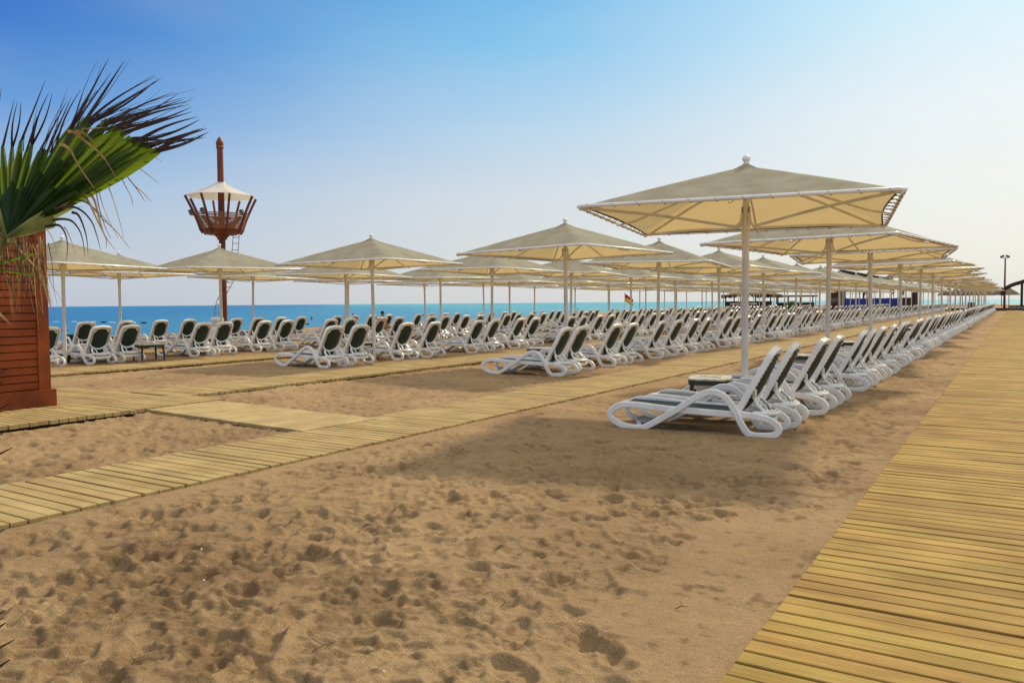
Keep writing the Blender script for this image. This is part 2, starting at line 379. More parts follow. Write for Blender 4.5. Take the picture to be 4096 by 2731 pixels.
# footprints and scuffs
prints=[]
def scatter(n, f, seed):
    r=np.random.default_rng(seed); k=0
    while k<n:
        x,y,ok=f(r)
        if ok: prints.append((x,y,r.uniform(0,math.pi),r.uniform(.09,.17),r.uniform(.06,.10),r.uniform(.010,.023))); k+=1
def reg(x0,x1,y0,y1): return lambda r: (r.uniform(x0,x1),r.uniform(y0,y1),True)
def clear(x,y):     # the smooth windblown patch in the foreground
    return ((x+1.25)/.55)**2+((y-4.9)/1.9)**2<1
def nearf(r):
    x,y=r.uniform(-5.7,-.98),r.uniform(1.2,9.0); return x,y,not clear(x,y)
scatter(560,nearf,1)
def small(n,f,seed):
    r=np.random.default_rng(seed)
    for _ in range(n):
        x,y,ok=f(r)
        if ok: prints.append((x,y,r.uniform(0,math.pi),r.uniform(.05,.10),r.uniform(.032,.055),r.uniform(.005,.012)))
small(720,nearf,31); small(1100,reg(-2.4,-1,5.5,26),32); small(700,reg(-5.8,-2,5.5,9),33); small(900,reg(-10.6,-7.4,2.5,9),34); small(1200,reg(-17.5,-7.4,8,20),35)
# trails of walkers
r=random.Random(5)
for tr in range(52):
    x,y=r.uniform(-5.5,-1.2),r.uniform(1.5,8); a_=r.uniform(0,2*math.pi)
    for k_ in range(r.randint(6,14)):
        x+=.42*math.cos(a_); y+=.42*math.sin(a_); a_+=r.uniform(-.15,.15); sd_=.09*(1 if k_%2 else -1)
        px_,py_=x-sd_*math.sin(a_),y+sd_*math.cos(a_)
        if -5.8<px_<-.95 and 1<py_<9 and not clear(px_,py_): prints.append((px_,py_,a_,r.uniform(.13,.16),r.uniform(.055,.075),r.uniform(.014,.024)))
scatter(600,reg(-10.6,-7.4,2.5,8),2); scatter(800,reg(-11.5,-7.3,8,16),3); scatter(500,reg(-17.9,-13.2,7,20),4)
scatter(700,reg(-2.3,-1,9,30),6); scatter(300,reg(-5.9,-4,9,30),7); scatter(600,reg(-12,-8,16,40),8); scatter(500,reg(-18,-13,20,45),9)
scatter(350,reg(-24,-19.5,8,35),10); scatter(500,reg(-2.3,-1,30,75),12); scatter(500,reg(-16,-3.5,30,75),13); scatter(160,reg(-5.7,-3.6,1.2,4.2),14)
logR=np.log(R_)
for (x,y,ro,L_,W_,d_) in prints:
    rr=math.hypot(x,y); tt=math.atan2(x,y); m_=L_*1.9
    i0=np.searchsorted(R_,rr-m_); i1=np.searchsorted(R_,rr+m_); dt=m_/rr
    j0=np.searchsorted(th,tt-dt); j1=np.searchsorted(th,tt+dt)
    if i1-i0<2 or j1-j0<2: continue
    X=GX[i0:i1,j0:j1]-x; Y=GY[i0:i1,j0:j1]-y; c_,s_=math.cos(ro),math.sin(ro)
    u=X*c_+Y*s_; v=-X*s_+Y*c_; wd=W_*(1+.28*np.sin(u/L_*2.2+d_*90)); u=u+.012*np.sin(v*40+d_*300)
    e_=np.sqrt((u/L_)**2+(v/wd)**2)
    pit=np.clip((1.07-e_)/.30,0,1); pit=pit*pit*(3-2*pit)
    Z[i0:i1,j0:j1]+= -d_*pit*(.85+.3*np.sin(u*30+rr*9)) + d_*.30*np.exp(-((e_-1.22)/.20)**2)
# wheel and drag marks
for (x0,y0,x1,y1,wd,dp) in ((-3.0,2.75,-2.55,1.7,.05,.05),(-1.7,3.3,-1.35,3.05,.035,.035),(-2.2,1.9,-1.9,1.5,.05,.04)):
    t_=np.clip(((GX-x0)*(x1-x0)+(GY-y0)*(y1-y0))/((x1-x0)**2+(y1-y0)**2),0,1)
    dd=np.hypot(GX-x0-t_*(x1-x0)+.04*np.sin(t_*9),GY-y0-t_*(y1-y0))
    Z+=-dp*.6*np.exp(-(dd/wd)**2)+dp*.5*np.exp(-((dd-wd*2)/(wd*.6))**2)
for (ox,oy,an,L_,W_,tp) in DECKS:
    dx,dy=GX-ox,GY-oy; c_,s_=math.cos(an),math.sin(an); u=dx*c_+dy*s_; v=-dx*s_+dy*c_
    near=(np.abs(u)<W_/2+.30)&(v>-.25)&(v<L_+.25)
    ins=(np.abs(u)<W_/2+.02)&(v>-.02)&(v<L_+.02)
    if tp<.05:      # low decks lie almost flush, sand banked up against them
        edge=np.clip(1-(np.abs(u)-W_/2)/.30,0,1); Z=np.where(near,np.minimum(Z*(1-.5*edge)+(tp-.022)*.75*edge,tp-.010),Z)
    Z=np.where(ins,np.minimum(Z,-.03),Z) if tp>.05 else np.where((np.abs(u)<W_/2-.03)&ins,np.minimum(Z,-.11),Z)
# the shore
shore=-45-.165*np.clip(GY,-50,400); d1=GX-shore; d2=285-GY-.10*np.clip(GX,-200,60); d3=np.minimum(d1,d2)
slope=np.clip(d3/11,-9,1); Z=Z*np.clip(d3/8,0.1,1)-.62*(1-slope)
me=bpy.data.meshes.new('sand'); nr,ntn=RR.shape
co=np.empty((nr*ntn,3),np.float32); co[:,0]=GX.ravel(); co[:,1]=GY.ravel(); co[:,2]=Z.ravel()
ii,jj=np.meshgrid(np.arange(nr-1),np.arange(ntn),indexing='ij'); j2=(jj+1)%ntn
qd=np.stack([ii*ntn+jj,ii*ntn+j2,(ii+1)*ntn+j2,(ii+1)*ntn+jj],-1).reshape(-1,4)[:, ::-1]
me.vertices.add(len(co)); me.vertices.foreach_set('co',co.ravel())
me.loops.add(qd.size); me.loops.foreach_set('vertex_index',qd.ravel().astype(np.int32))
me.polygons.add(len(qd)); me.polygons.foreach_set('loop_start',np.arange(0,qd.size,4,dtype=np.int32)); me.polygons.foreach_set('loop_total',np.full(len(qd),4,dtype=np.int32))
me.polygons.foreach_set('use_smooth',np.ones(len(qd),dtype=bool))
me.update(); me.validate()
at_=me.attributes.new('damp','FLOAT','POINT'); at_.data.foreach_set('value',dampm.ravel().astype(np.float32))
me.materials.append(M_sand)
sand=bpy.data.objects.new('sand',me); COL.objects.link(sand); tag(sand,'brown trampled beach sand full of footprints',kind='structure')
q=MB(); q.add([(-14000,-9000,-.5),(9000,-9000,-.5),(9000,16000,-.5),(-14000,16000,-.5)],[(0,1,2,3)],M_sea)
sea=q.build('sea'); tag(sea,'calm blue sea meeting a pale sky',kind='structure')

# ------------------------------------------------------------------ lounger
PROF=[(0.0,.173),(.044,.244),(.158,.298),(.355,.303),(.697,.277),(.924,.269),(1.478,.253),(1.62,.258),(1.848,.229),(1.969,.180),(2.015,.107),(1.970,.046),(1.85,.024),(1.715,.028),(1.653,.071),(1.591,.183),(1.528,.307),(1.440,.434),(1.351,.490),(1.262,.503),(1.172,.484),(1.029,.399),(.832,.264),(.630,.140),(.440,.037),(.341,.022),(.186,.038),(.058,.093)]
PIV=Vector((1.56-1.0,0,.295)); AB=rad(61.5)
def bk(l,y,w_): return PIV+Vector((math.cos(AB)*l+math.sin(AB)*w_, y, math.sin(AB)*l-math.cos(AB)*w_))
def side_frame(sgn, k):
    q=MB(); P=[]
    for i,(s_,z_) in enumerate(PROF):
        o_=.028 if 15<=i<=23 else (.014 if i in (14,24) else 0)
        P.append((s_-1.0, sgn*(.305+o_), z_))
    q.sweep(catmull(P,k,True), rsec(.052,.076,.18) if False else rsec(.076,.052,.18), M_white, True, (0,1,0)); return q
def seat_mb():
    q=MB(); n=10; xs=[.10+(1.52-.10)*i/n for i in range(n+1)]; vs=[]
    zz=lambda x: .305-.035*(x-.1)/1.4
    for x in xs:
        for j in range(5):
            y=-.275+.55*j/4; vs.append((x-1.0,y,zz(x)-.012*(1-(2*j/4-1)**2)))
    nv=len(vs); vs+= [(a,b_,c_-.012) for a,b_,c_ in vs]; fs=[]
    for i in range(n):
        for j in range(4):
            a0=i*5+j; fs+= [(a0,a0+5,a0+6,a0+1),(nv+a0+1,nv+a0+6,nv+a0+5,nv+a0)]
    q.add(vs,fs,M_sling)
    for sg in (-1,1): q.sweep([(x-1.0,sg*.262,zz(x)-.02) for x in xs],rsec(.03,.03),M_white)
    return q
def beams_mb():
    L_=[]
    q=MB(); L_.append(q)
    q.sweep(catmull([(-.90,-.30,.28),(-.93,-.15,.285),(-.94,0,.285),(-.93,.15,.285),(-.90,.30,.28)],3),rsec(.05,.035),M_white)
    q=MB(); L_.append(q); q.sweep([(-.35,-.30,.255),(-.35,.30,.255)],rsec(.05,.03),M_white)
    q=MB(); L_.append(q); q.sweep([(.45,-.30,.235),(.45,.30,.235)],rsec(.06,.03),M_white)
    q=MB(); L_.append(q); q.sweep(catmull([(.82,-.31,.20),(.90,-.2,.185),(.925,0,.18),(.90,.2,.185),(.82,.31,.20)],4),rsec(.03,.07),M_white)
    q=MB(); L_.append(q); q.sweep(catmull([(-.62,-.30,.045),(-.70,-.12,.10),(-.72,0,.11),(-.70,.12,.10),(-.62,.30,.045)],3),rsec(.05,.03),M_white)
    return L_
def contour(h, wd, l0, rc, k=4, crown=.03):
    P=[(l0,-wd)]+[(h-rc,-wd+ .012)]
    for i in range(1,k+1):
        a=math.pi/2*i/k; P.append((h-rc+rc*math.sin(a)-crown*.0,-wd+rc-rc*math.cos(a)+.012))
    P.append((h+crown,0))
    P+= [(l,-y) for l,y in P[-2::-1]]
    return P
def backframe_mb():
    q=MB(); c0=contour(.80,.292,-.02,.10,5,.022)
    pts=[bk(l,y,0) for l,y in c0]
    q.sweep(pts,rsec(.040,.072,.18),M_white,False,Vector((math.sin(AB),0,-math.cos(AB))))
    return q
def backshell_mb(dashes=True):
    q=MB(); co_=contour(.78,.268,.0,.09,5,.02)[1:-1]; ci=contour(.672,.228,.13,.05,5,.025)[1:-1]
    co_=[(0.02,-.268)]+co_+[(0.02,.268)]; ci=[(.12,-.216)]+ci+[(.12,.216)]
    n=len(co_); vs=[bk(l,y,.028) for l,y in co_]+[bk(l,y,.036) for l,y in ci]+[bk(l,y,.004) for l,y in ci]
    fs=[(i,i+1,n+i+1,n+i) for i in range(n-1)]+[(n+i,n+i+1,2*n+i+1,2*n+i) for i in range(n-1)]
    fs+=[(0,n,2*n-1,n-1),(n,2*n,3*n-1,2*n-1)]
    q.add(vs,fs,M_cream)
    if dashes:
        cm=[((a[0]*.6+b_[0]*.4),(a[1]*.6+b_[1]*.4)) for a,b_ in zip(co_,ci)]
        L=[0]
        for a,b_ in zip(cm,cm[1:]): L.append(L[-1]+math.hypot(b_[0]-a[0],b_[1]-a[1]))
        s_=.12
        while s_<L[-1]-.12:
            for i in range(len(cm)-1):
                if L[i]<=s_<L[i+1]:
                    f_=(s_-L[i])/(L[i+1]-L[i]); l=cm[i][0]+(cm[i+1][0]-cm[i][0])*f_; y=cm[i][1]+(cm[i+1][1]-cm[i][1])*f_
                    dl,dy=(cm[i+1][0]-cm[i][0]),(cm[i+1][1]-cm[i][1]); g=math.hypot(dl,dy); dl/=g; dy/=g
                    q.sweep([bk(l-dl*.015,y-dy*.015,.033),bk(l+dl*.015,y+dy*.015,.033)],rsec(.014,.012),M_slot,False,Vector((math.sin(AB),0,-math.cos(AB))))
            s_+=.052
    return q
def backsling_mb():
    q=MB(); n=8; vs=[]; fs=[]
    for i in range(n+1):
        l=.02+.745*i/n; wd=.262 if i<n-1 else (.25 if i==n-1 else .19)
        for j in range(5):
            y=-wd+2*wd*j/4; vs.append(bk(l,y,.008+.062*(1-(j/2-1)**2)*math.sin(math.pi*min(1,max(0,(l+.02)/.80)))**.6))
    nv=len(vs); vs+=[tuple(Vector(p)+Vector((math.sin(AB),0,-math.cos(AB)))*.010) for p in vs]
    for i in range(n):
        for j in range(4):
            a=i*5+j; fs+=[(a,a+1,a+6,a+5),(nv+a+5,nv+a+6,nv+a+1,nv+a)]
    q.add(vs,fs,M_sling); return q
def brace_mb(k=4):
    q=MB(); un=Vector((math.sin(AB),0,-math.cos(AB)))
    q.sweep(catmull([bk(.30,-.24,.03),bk(.235,-.19,.055),bk(.185,-.09,.075),bk(.17,0,.08),bk(.185,.09,.075),bk(.235,.19,.055),bk(.30,.24,.03)],k),rsec(.034,.06,.3),M_white,False,un)
    for sg in (-1,1):
        A=bk(.21,sg*.165,.06); B=Vector((.87,sg*.20,.285)); P=[]; sc=[]
        for i in range(13):
            f_=i/12; p=A.lerp(B,f_); p.y+=sg*.02*math.sin(f_*math.pi); p+=Vector((.3,0,.35))*(-.055*math.sin(f_*math.pi)); P.append(p); sc.append(1.0+.32*math.cos(f_*math.pi*8)+.2*(1-f_))
        q.sweep(P,rsec(.034,.046,.3),M_white,False,(0,1,0),True,sc)
        q.sweep([A+Vector((.01,-sg*.05,-.02)),A.lerp(B,.5)+Vector((.03,-sg*.075,-.02)),B+Vector((0,-sg*.10,-.01))],rsec(.02,.022),M_white,False,(0,1,0))
    q.sweep(catmull([(.72,-.25,.272),(.84,-.235,.275),(.925,-.16,.268),(.962,0,.262),(.925,.16,.268),(.84,.235,.275),(.72,.25,.272)],k),rsec(.05,.045,.3),M_white)
    q.sweep(catmull([(.84,-.18,.30),(.905,-.12,.295),(.93,0,.292),(.905,.12,.295),(.84,.18,.30)],k),rsec(.022,.022,.3),M_white)
    return q
def make_lounger():
    r_=empty('sun_lounger')
    side_frame(-1,5).build('side_frame',r_,True); side_frame(1,5).build('side_frame',r_,True)
    seat_mb().build('seat',r_,True)
    for q in beams_mb(): q.build('cross_beam',r_,True)
    backframe_mb().build('back_frame',r_,True); backshell_mb().build('back_shell',r_,True)
    backsling_mb().build('back_sling',r_,True); brace_mb().build('brace',r_,True)
    return r_
def lounger_far_mb():
    q=MB()
    for part in (side_frame(-1,2),side_frame(1,2),seat_mb(),*beams_mb(),backframe_mb(),backshell_mb(False),backsling_mb(),brace_mb(2)):
        o=len(q.v); q.v+=part.v; q.f+=[tuple(i+o for i in f) for f in part.f]
        q.m+=[q.mi(part.mats[k]) for k in part.m]
    return q
proto=make_lounger(); proto_used=False
far_mesh=None

ROWX=[-3.13,-9.10,-15.15,-21.8,-27.3]      # parasol pole line of each row; heads of the loungers 0.95 m to the right
ROWN=['front row','second row','third row','fourth row','seaside row']
PITCHY=5.9
known={0:[9.42,10.27,11.66,12.80,14.95,16.0,17.15,18.55,20.75,21.95],
       1:[15.1,16.1,17.75,18.75,20.75,22.0,23.6,24.6],
       2:[14.45,15.45,17.3,18.4,20.7,21.7,23.2,24.3],
       3:[11.0,12.4,13.25,15.6,16.5,18.0,18.95,21.1,22.1,23.7,24.8],
       4:[15.2,16.6,18.0,19.1,21.3,22.4,23.7,24.8]}
ROWEND=[124,130,118,114,108]
slots=[]      # (row, y, k, n)
rr_=random.Random(3)
for row in range(5):
    ys=list(known[row]); kk=0
    y_last=ys[-1]; k=0
    while True:
        p=11.0+PITCHY*k
        if p>ROWEND[row]: break
        for off in (-1.72,-.68,.72,1.82):
            y=p+off+rr_.uniform(-.1,.1)
            if y>y_last+.9: ys.append(y)
        k+=1
    # name each one by the parasol pole it stands next past
    poles=[11.0+PITCHY*k for k in range(25)]
    cnt={}
    first_pole={0:0,1:1,2:1,3:0,4:1}[row]
    for y in sorted(ys):
        past=[i for i,p in enumerate(poles) if p<y and i>=first_pole]
        kx=past[-1] if past else -1
        if row==3 and y<11.9: kx=-1
        cnt[kx]=cnt.get(kx,0)+1
        slots.append((row,y,kx,cnt[kx],first_pole))
def dist(row,y): return math.hypot(ROWX[row],y)
order=sorted(range(len(slots)), key=lambda i: dist(slots[i][0],slots[i][1]))
keep=set(order[:300])
stuff=MB(); farq=lounger_far_mb(); placed=0
for i in order:
    row,y,kx,n,fp=slots[i]; x=ROWX[row]+.02; 
    near=dist(row,y)<36
    rz=rr_.uniform(-.07,.07)
    if row==0 and abs(y-9.42)<.01: rz=rad(4.5); x-=.12
    xj=rr_.uniform(-.06,.06)
    if row==0 and y<13: xj=0; x-=.03+(.09 if 10<y<11 else 0)
    if i not in keep:
        Mx=Matrix.Translation((x+xj,y,0))@Matrix.Rotation(rz,4,'Z')
        o=len(stuff.v); stuff.v+=[tuple(Mx@Vector(p)) for p in farq.v]; stuff.f+=[tuple(a+o for a in f) for f in farq.f]
        stuff.m+=[stuff.mi(farq.mats[k]) for k in farq.m]; continue
    if near:
        if not proto_used: o=proto; proto_used=True
        else: o=copy_tree(proto)
    else:
        if far_mesh is None: o=farq.build('sun_lounger',None,True); far_mesh=o
        else: o=far_mesh.copy(); COL.objects.link(o)
    o.location=(x+xj,y,rr_.uniform(-.012,.004)); o.rotation_euler=(0,0,rz)
    if kx<0: lb='white green-slung lounger, %s from the near end of the %s, before its poles'%(ORD[n-1],ROWN[row])
    else: lb='white green-slung lounger, %s beyond the %s parasol pole of the %s'%(ORD[n-1],ORD[kx-fp],ROWN[row])
    if row==0 and y<9.6: lb='nearest white lounger, its whole side frame seen, at the head of the front row'
    tag(o,lb,'sun lounger','white sun loungers in rows on the sand')
so=stuff.build('distant_sun_loungers',None,True); tag(so,'crowd of tiny white loungers at the far end of the rows',None,None,'stuff')

# ------------------------------------------------------------------ parasols
EV=2.66; HW=1.85; TOPZ=3.37
def canopy_mb(nseg=14):
    q=MB(); C_=[]
    n=nseg; rings=10; IN=HW-.045
    def pt(f_, s_):     # f_: 0 at apex .. 1 at eave ; s_ in 0..4 round the square
        k=int(s_)%4; t_=s_-int(s_); cs=[(-1,-1),(1,-1),(1,1),(-1,1)]
        a,b_=cs[k],cs[(k+1)%4]
        # edges pulled in between the corners
        pull=.045*math.sin(math.pi*t_)*f_
        x=(a[0]+(b_[0]-a[0])*t_); y=(a[1]+(b_[1]-a[1])*t_)
        mx_,my_=(a[0]+b_[0])/2,(a[1]+b_[1])/2
        x-=mx_*pull; y-=my_*pull
        r_=f_*IN; crown=.0
        z=TOPZ-.03-(TOPZ-.03-EV)*(f_**1.04) + (.05*max(0,(1-f_*12)))  
        z-= .018*math.sin(math.pi*f_)*math.sin(math.pi*t_)
        return (x*r_,y*r_,z)
    vs=[]; fs=[]
    fr=[.018,.05,.09,.16,.28,.42,.56,.70,.85,1.0]
    for f_ in fr:
        for i in range(4*n): vs.append(pt(f_,i/n))
    m=4*n
    for j in range(len(fr)-1):
        for i in range(m): fs.append((j*m+i,j*m+(i+1)%m,(j+1)*m+(i+1)%m,(j+1)*m+i))
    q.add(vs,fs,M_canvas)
    hem=[Vector(pt(1.0,i/n)) for i in range(m)]
    q.tube([p+Vector((0,0,-.004)) for p in hem],.011,M_hem,5,True)
    return q
def make_parasol():
    r_=empty('beach_parasol')
    q=MB(); q.lathe([(.047,-.3),(.047,2.15),(.049,2.35),(.058,2.40),(.058,2.78),(.045,2.80),(.040,TOPZ+.02)],M_pole,14); q.build('pole',r_,True)
    canopy_mb().build('canopy',r_,True)
    q=MB(); c4=[(-HW,-HW),(HW,-HW),(HW,HW),(-HW,HW)]; P=[]
    for i in range(4):
        a,b_=c4[i],c4[(i+1)%4]
        for t_ in (.015,.985): P.append((a[0]+(b_[0]-a[0])*t_,a[1]+(b_[1]-a[1])*t_,EV-.005))
    q.tube(P,.024,M_white,10,True); q.build('edge_frame',r_,True)
    # cord laced round the frame tube
    q=MB(); LP=[]
    for i in range(4):
        a,b_=Vector((*c4[i],EV)),Vector((*c4[(i+1)%4],EV)); d_=(b_-a).normalized(); inn=Vector((-d_.y,d_.x,0)); L_=(b_-a).length; n=12
        for j in range(n):
            s0=.07+(L_-.30)*j/(n-1)
            pull=.05+.05*math.sin(math.pi*s0/L_)
            o_=a+d_*s0
            LP+=[o_+inn*pull+Vector((0,0,.012)), o_+d_*.05+inn*.02+Vector((0,0,.024)), o_+d_*.075-inn*.027, o_+d_*.10-Vector((0,0,.037)), o_+d_*.13+inn*(pull-.004)]
    q.tube(LP,.0055,M_rope,4,True)
    q.build('lacing',r_)
    for i in range(4):      # hip rafters and their bent struts, rafters to the side middles
        cx,cy=c4[i]; q=MB(); q.tube([(0,0,TOPZ-.16),(cx*.5,cy*.5,EV+.27),(cx*.9,cy*.9,EV+.0),(cx*.985,cy*.985,EV-.04)],.020,M_pole,8); q.build('rafter',r_,True)
        mx_,my_=(c4[i][0]+c4[(i+1)%4][0])/2,(c4[i][1]+c4[(i+1)%4][1])/2
        q=MB(); q.tube([(0,0,TOPZ-.2),(mx_*.5,my_*.5,EV+.24),(mx_*.84,my_*.84,EV+.0),(mx_*.985,my_*.985,EV-.05)],.016,M_pole,8); q.build('rafter',r_,True)
        q=MB(); ux,uy=cx/HW,cy/HW
        q.tube(catmull([(ux*.045,uy*.045,2.78),(ux*.05,uy*.05,2.62),(ux*.10,uy*.10,2.53),(ux*.2,uy*.2,2.515),(ux*1.0,uy*1.0,2.60),(ux*(HW-.02),uy*(HW-.02),EV-.02)],4),.019,M_pole,8); q.build('strut',r_,True)
    q=MB(); q.lathe([(.03,TOPZ-.04),(.036,TOPZ+.022),(.034,TOPZ+.032),(.048,TOPZ+.048),(.058,TOPZ+.075),(.049,TOPZ+.105),(.028,TOPZ+.124),(.002,TOPZ+.128)],M_white,14); q.build('finial',r_,True)
    return r_
def parasol_far():
    q=MB(); parts=[canopy_mb(4)]
    a=MB(); a.lathe([(.047,-.3),(.049,2.35),(.058,2.45),(.045,TOPZ)],M_pole,8); a.lathe([(.03,TOPZ-.04),(.062,TOPZ+.085),(.01,TOPZ+.15)],M_white,8)
    c4=[(-HW,-HW),(HW,-HW),(HW,HW),(-HW,HW)]; a.tube([(x*.99,y*.99,EV) for x,y in c4],.026,M_white,6,True)
    for cx,cy in c4: a.tube([(0,0,TOPZ-.2),(cx*.5,cy*.5,EV+.24),(cx,cy,EV-.03)],.02,M_pole,5); a.tube([(cx*.03,cy*.03,2.53),(cx,cy,EV-.02)],.019,M_pole,5)
    parts.append(a)
    for part in parts:
        o=len(q.v); q.v+=part.v; q.f+=[tuple(i+o for i in f) for f in part.f]; q.m+=[q.mi(part.mats[k]) for k in part.m]
    return q
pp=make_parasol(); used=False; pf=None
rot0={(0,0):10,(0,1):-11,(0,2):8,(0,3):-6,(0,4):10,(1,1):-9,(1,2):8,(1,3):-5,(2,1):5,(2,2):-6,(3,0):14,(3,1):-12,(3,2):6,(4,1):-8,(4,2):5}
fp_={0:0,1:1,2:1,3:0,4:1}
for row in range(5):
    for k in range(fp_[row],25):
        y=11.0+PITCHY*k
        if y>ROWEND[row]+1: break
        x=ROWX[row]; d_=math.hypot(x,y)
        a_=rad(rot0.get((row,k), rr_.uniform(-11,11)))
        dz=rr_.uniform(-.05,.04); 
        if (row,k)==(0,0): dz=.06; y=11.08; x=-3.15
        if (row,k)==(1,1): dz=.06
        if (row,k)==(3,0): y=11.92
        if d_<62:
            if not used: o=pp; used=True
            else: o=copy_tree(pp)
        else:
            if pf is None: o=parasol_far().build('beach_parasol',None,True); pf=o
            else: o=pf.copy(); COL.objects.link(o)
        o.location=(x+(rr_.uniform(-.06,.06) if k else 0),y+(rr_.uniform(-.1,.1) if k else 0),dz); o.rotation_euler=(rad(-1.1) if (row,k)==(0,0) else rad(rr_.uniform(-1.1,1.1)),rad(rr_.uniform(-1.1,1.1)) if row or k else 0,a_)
        i_=k-fp_[row]
        lb='square cream canvas parasol on a white pole, %s along the %s'%(ORD[i_],ROWN[row])
        if (row,k)==(0,0): lb='biggest and nearest square canvas parasol, over the nearest loungers'
        tag(o,lb,'parasol','square cream parasols above the loungers')

# ------------------------------------------------------------------ side tables
def make_table():
    r_=empty('side_table'); h=.46
    def rr(hw,rc,z,n=4):
        P=[]
        for cx,cy,a0 in ((1,1,0),(-1,1,90),(-1,-1,180),(1,-1,270)):
            for i in range(n+1):
                a=rad(a0+90*i/n); P.append((cx*(hw-rc)+rc*math.cos(a),(cy*(hw-rc)+rc*math.sin(a))*1.25,z))
        return P
    q=MB(); A=rr(.295,.12,h-.02); B=rr(.295,.12,h); n=len(A)
    q.add(A+B,[tuple(range(n))[::-1],tuple(range(n,2*n))]+[(i,(i+1)%n,n+(i+1)%n,n+i) for i in range(n)],M_tabtop)
    for i in range(4):       # raised leaf ribs on the top
        a=rad(45+90*i); q.tube([(0,0,h+.001),(.11*math.cos(a)+.01,.11*math.sin(a),h+.002),(.22*math.cos(a),.22*math.sin(a),h+.001)],.006,M_tabtop,5)
    q.build('tabletop',r_)
    q=MB(); q.sweep(rr(.287,.115,h-.055),rsec(.014,.065,.2),M_dgreen,True); q.build('apron',r_)
    for sx in (-1,1):
        for sy in (-1,1):
            q=MB(); q.sweep([(sx*.225,sy*.29,h-.03),(sx*.245,sy*.31,.25),(sx*.26,sy*.325,0)],rsec(.05,.05,.35),M_dgreen,True and False,(1,0,0),True,[1.25,.95,.8]); q.build('leg',r_)
    return r_
tb=make_table(); tn=0
for row in range(5):
    for k in range(fp_[row],9):
        y=11.0+PITCHY*k
        if dist(row,y)>45: break
        o=tb if tn==0 else copy_tree(tb); tn+=1
        px,py=ROWX[row]-.58+rr_.uniform(-.1,.1), y+rr_.uniform(-.1,.1)
        if row==0 and k==0: px,py=-3.70,11.28
        if row==3 and k==0: px,py=-20.95,13.85
        o.location=(px,py,0); o.rotation_euler=(0,0,rr_.uniform(-.3,.3) if tn>1 else .25)
        tag(o,'low dark green table with pale top by the %s parasol pole of the %s'%(ORD[k-fp_[row]],ROWN[row]) if (row,k)!=(3,0) else 'dark slender-legged low table standing between lounger pairs of the fourth row','table','low plastic tables among the loungers')

# ------------------------------------------------------------------ red hut
hut=empty('beach_hut',(-12.24,6.44,.068),rad(-.8))
tag(hut,'red-brown boarded beach hut behind the palm at the left edge','hut')
HH=2.80; HL=3.4; HWd=2.3         # length along -Y, width along -X
q=MB(); bh=.113; z=.26; i=0
while z<HH-.05:
    z1=min(z+bh,HH)
    for (a,b_) in (((-.075,-HL+.1,0),(-.0,-.16,0)),):
        # bevelled siding board on the +X face
        vs=[(-.10,-HL+.12,z),(0.0,-HL+.12,z+.006),(0.0,-HL+.12,z1-.016),(-.022,-HL+.12,z1-.002),(-.10,-HL+.12,z1),
            (-.10,-.15,z),(0.0,-.15,z+.006),(0.0,-.15,z1-.016),(-.022,-.15,z1-.002),(-.10,-.15,z1)]
        q.add(vs,[(0,1,2,3,4),(9,8,7,6,5),(1,6,7,2),(2,7,8,3),(0,5,6,1),(4,3,8,9)],M_redwood)
    vs=[(-HWd+.12,.0,z),(-HWd+.12,.09,z+.006),(-HWd+.12,.09,z1-.016),(-HWd+.12,.068,z1-.002),(-HWd+.12,0,z1),(-.15,0,z),(-.15,.09,z+.006),(-.15,.09,z1-.016),(-.15,.068,z1-.002),(-.15,0,z1)]
    q.add([(a,b_-.09,c_) for a,b_,c_ in vs],[(4,3,2,1,0),(5,6,7,8,9),(2,7,6,1),(3,8,7,2),(1,6,5,0),(9,8,3,4)],M_redwood)
    z=z1
q.box((-HWd+.02,-HL+.02,.1),(-.102,-.092,HH-.02),M_redwood); q.build('wall',hut)
for x0,y0 in ((-.15,-.15),(-HWd,-.15),(-.15,-HL),(-HWd,-HL)): q=MB(); q.box((x0+.0,y0+.0,.24),(x0+.17,y0+.17,HH+.0),M_redwood); q.build('corner_post',hut)
q=MB(); q.box((-HWd-.06,-HL-.06,0),(.07,.07,.25),M_redwood); q.build('plinth',hut)
q=MB(); q.box((-HWd-.10,-HL-.1,HH+.003),(.09,.09,HH+.07),M_redwood); q.box((-HWd+.0,-HL+.0,HH+.073),(.0,.0,HH+.10),M_redwood); q.build('roof',hut)

# ------------------------------------------------------------------ fan palm, hub left of the frame edge
PD=3.35
palm=empty('fan_palm',at_depth(-330,2330,2.75)); palm.location.z=0
tag(palm,'fan palm with a big dark green leaf and dry straw tips at the left edge','palm tree')
inv=Matrix.Translation(palm.location).inverted()
def lp(x,y,d=0.0): return inv@at_depth(x,y,PD+d)      # leaf drawing plane, d metres nearer or farther
trk=MB(); a=at_depth(-330,2330,2.75); a.z=0; top=at_depth(-260,1080,PD+.25)
P=[]; sc=[]
for i in range(26):
    f_=i/25; P.append(inv@(a.lerp(top,f_))); sc.append(1.15-.35*f_+(.10 if i%2 else 0))
trk.tube(P,.125,M_trunk,14,False,sc); trk.build('trunk',palm)
q=MB(); rp_=random.Random(9)
for i in range(150):      # ragged dry leaf bases on the trunk
    f_=rp_.random(); c_=a.lerp(top,f_); an=rp_.uniform(0,2*math.pi); o_=Vector((math.cos(an),math.sin(an),0)); L_=rp_.uniform(.10,.22)
    p0=c_+o_*.10; p1=c_+o_*(.10+L_*.5)+Vector((0,0,L_*.5)); p2=c_+o_*(.10+L_*.9)+Vector((0,0,L_*.7))
    q.sweep([inv@p0,inv@p1,inv@p2],rsec(.05,.012),M_trunk,False,(0,0,1),True,[1,.7,.15])
q.build('leaf_bases',palm)['kind']='stuff'
